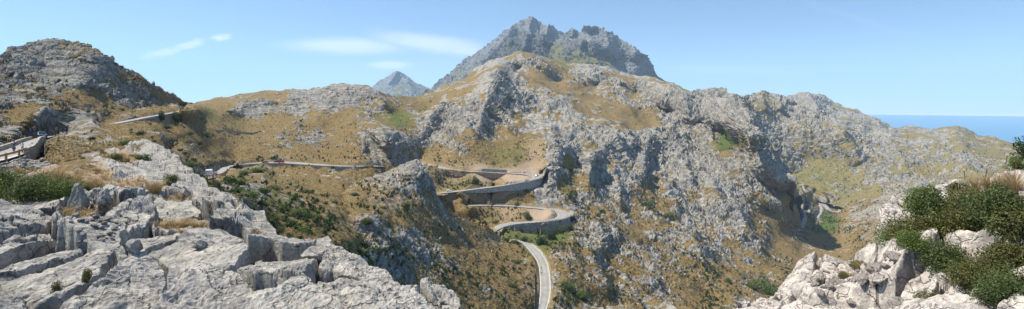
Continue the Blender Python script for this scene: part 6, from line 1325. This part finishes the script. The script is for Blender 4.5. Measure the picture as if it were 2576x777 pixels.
def cloud(cx, cy, rx, ry, rot=0, dens=.6, wisp=.5, sc=6.0, soft=.9):
    """one thin cloud hanging in a given direction of the sky"""
    a = t.math('SUBTRACT', u, (cx-CX)/FPX); b = t.math('SUBTRACT', e, (EYE-cy)/FPX); c, s = math.cos(rot), math.sin(rot)
    p = t.math('DIVIDE', t.math('ADD', t.math('MULTIPLY', a, c), t.math('MULTIPLY', b, s)), rx/FPX)
    q = t.math('DIVIDE', t.math('SUBTRACT', t.math('MULTIPLY', b, c), t.math('MULTIPLY', a, s)), ry/FPX)
    r = t.math('SQRT', t.math('ADD', t.math('MULTIPLY', p, p), t.math('MULTIPLY', q, q)))
    n = t.n('ShaderNodeTexNoise'); n.inputs['Scale'].default_value = sc; n.inputs['Detail'].default_value = 6; n.inputs['Roughness'].default_value = .6
    mp = t.n('ShaderNodeMapping'); mp.inputs['Scale'].default_value = (1, 2.6, 1); t.L(cmb.outputs[0], mp.inputs[0]); t.L(mp.outputs[0], n.inputs['Vector'])
    r = t.math('ADD', r, t.math('MULTIPLY', t.math('SUBTRACT', n.outputs[0], .5), wisp*2))
    return t.ramp(r, 1.0, 1.0-soft, 0, dens)
cl = None
for c in [(855, 116, 215, 30, -.02, .66, .4, 6, .75), (1085, 108, 190, 34, -.14, .62, .5, 7, .8), (1180, 128, 130, 18, -.05, .6, .4, 6, .9), (978, 164, 76, 15, 0, .7, .2, 6, .7), (400, 133, 62, 17, .25, .6, 1.2, 22, .9), (480, 113, 66, 18, .2, .62, 1.3, 24, .9), (557, 93, 34, 13, .1, .7, 1.0, 26, .9), (1850, 178, 280, 14, -.05, .13, .6, 4, .9), (2200, 60, 260, 14, -.3, .05, .9, 7, .9), (1000, 190, 600, 60, 0, .12, .3, 2, 1)]:
    k = cloud(*c); cl = k if cl is None else t.math('MAXIMUM', cl, k)
bg = t.n('ShaderNodeBackground'); bg.inputs['Strength'].default_value = .078
t.L(t.mix(cl, t.mix(1.0, sky.outputs[0], (1.02, 1.18, 1.24), 'MULTIPLY'), (8.6, 8.9, 9.3)), bg.inputs[0])
wo = t.n('ShaderNodeOutputWorld'); t.L(bg.outputs[0], wo.inputs[0])
sd = bpy.data.lights.new('sun', 'SUN'); sd.energy = 5.0; sd.angle = R(.53); sd.color = (1, .93, .80)
so = bpy.data.objects.new('sun', sd); COL.objects.link(so)
dirv = Vector((math.sin(SAZ)*math.cos(SEL), math.cos(SAZ)*math.cos(SEL), math.sin(SEL)))
so.rotation_euler = dirv.to_track_quat('Z', 'Y').to_euler(); so.location = (-50, 20, 80)
cd = bpy.data.cameras.new('camera'); cam = bpy.data.objects.new('camera', cd); COL.objects.link(cam)
cam.location = (0, 0, 0); cam.rotation_euler = (R(90), 0, 0); cd.sensor_width = 36; cd.lens = 18*FPX/1288; cd.shift_y = -(388.5-EYE)/2576
cd.clip_start = .1; cd.clip_end = 200000; scene.camera = cam
scene.view_settings.view_transform = 'Standard'; scene.view_settings.look = 'None'; scene.view_settings.exposure = EXPOSURE; scene.view_settings.gamma = 1
print('built in', round(time.time()-T0, 1))
cy = scene.cycles; cy.max_bounces = 4; cy.diffuse_bounces = 3; cy.glossy_bounces = 1; cy.transmission_bounces = 2; cy.volume_bounces = 2; cy.transparent_max_bounces = 2
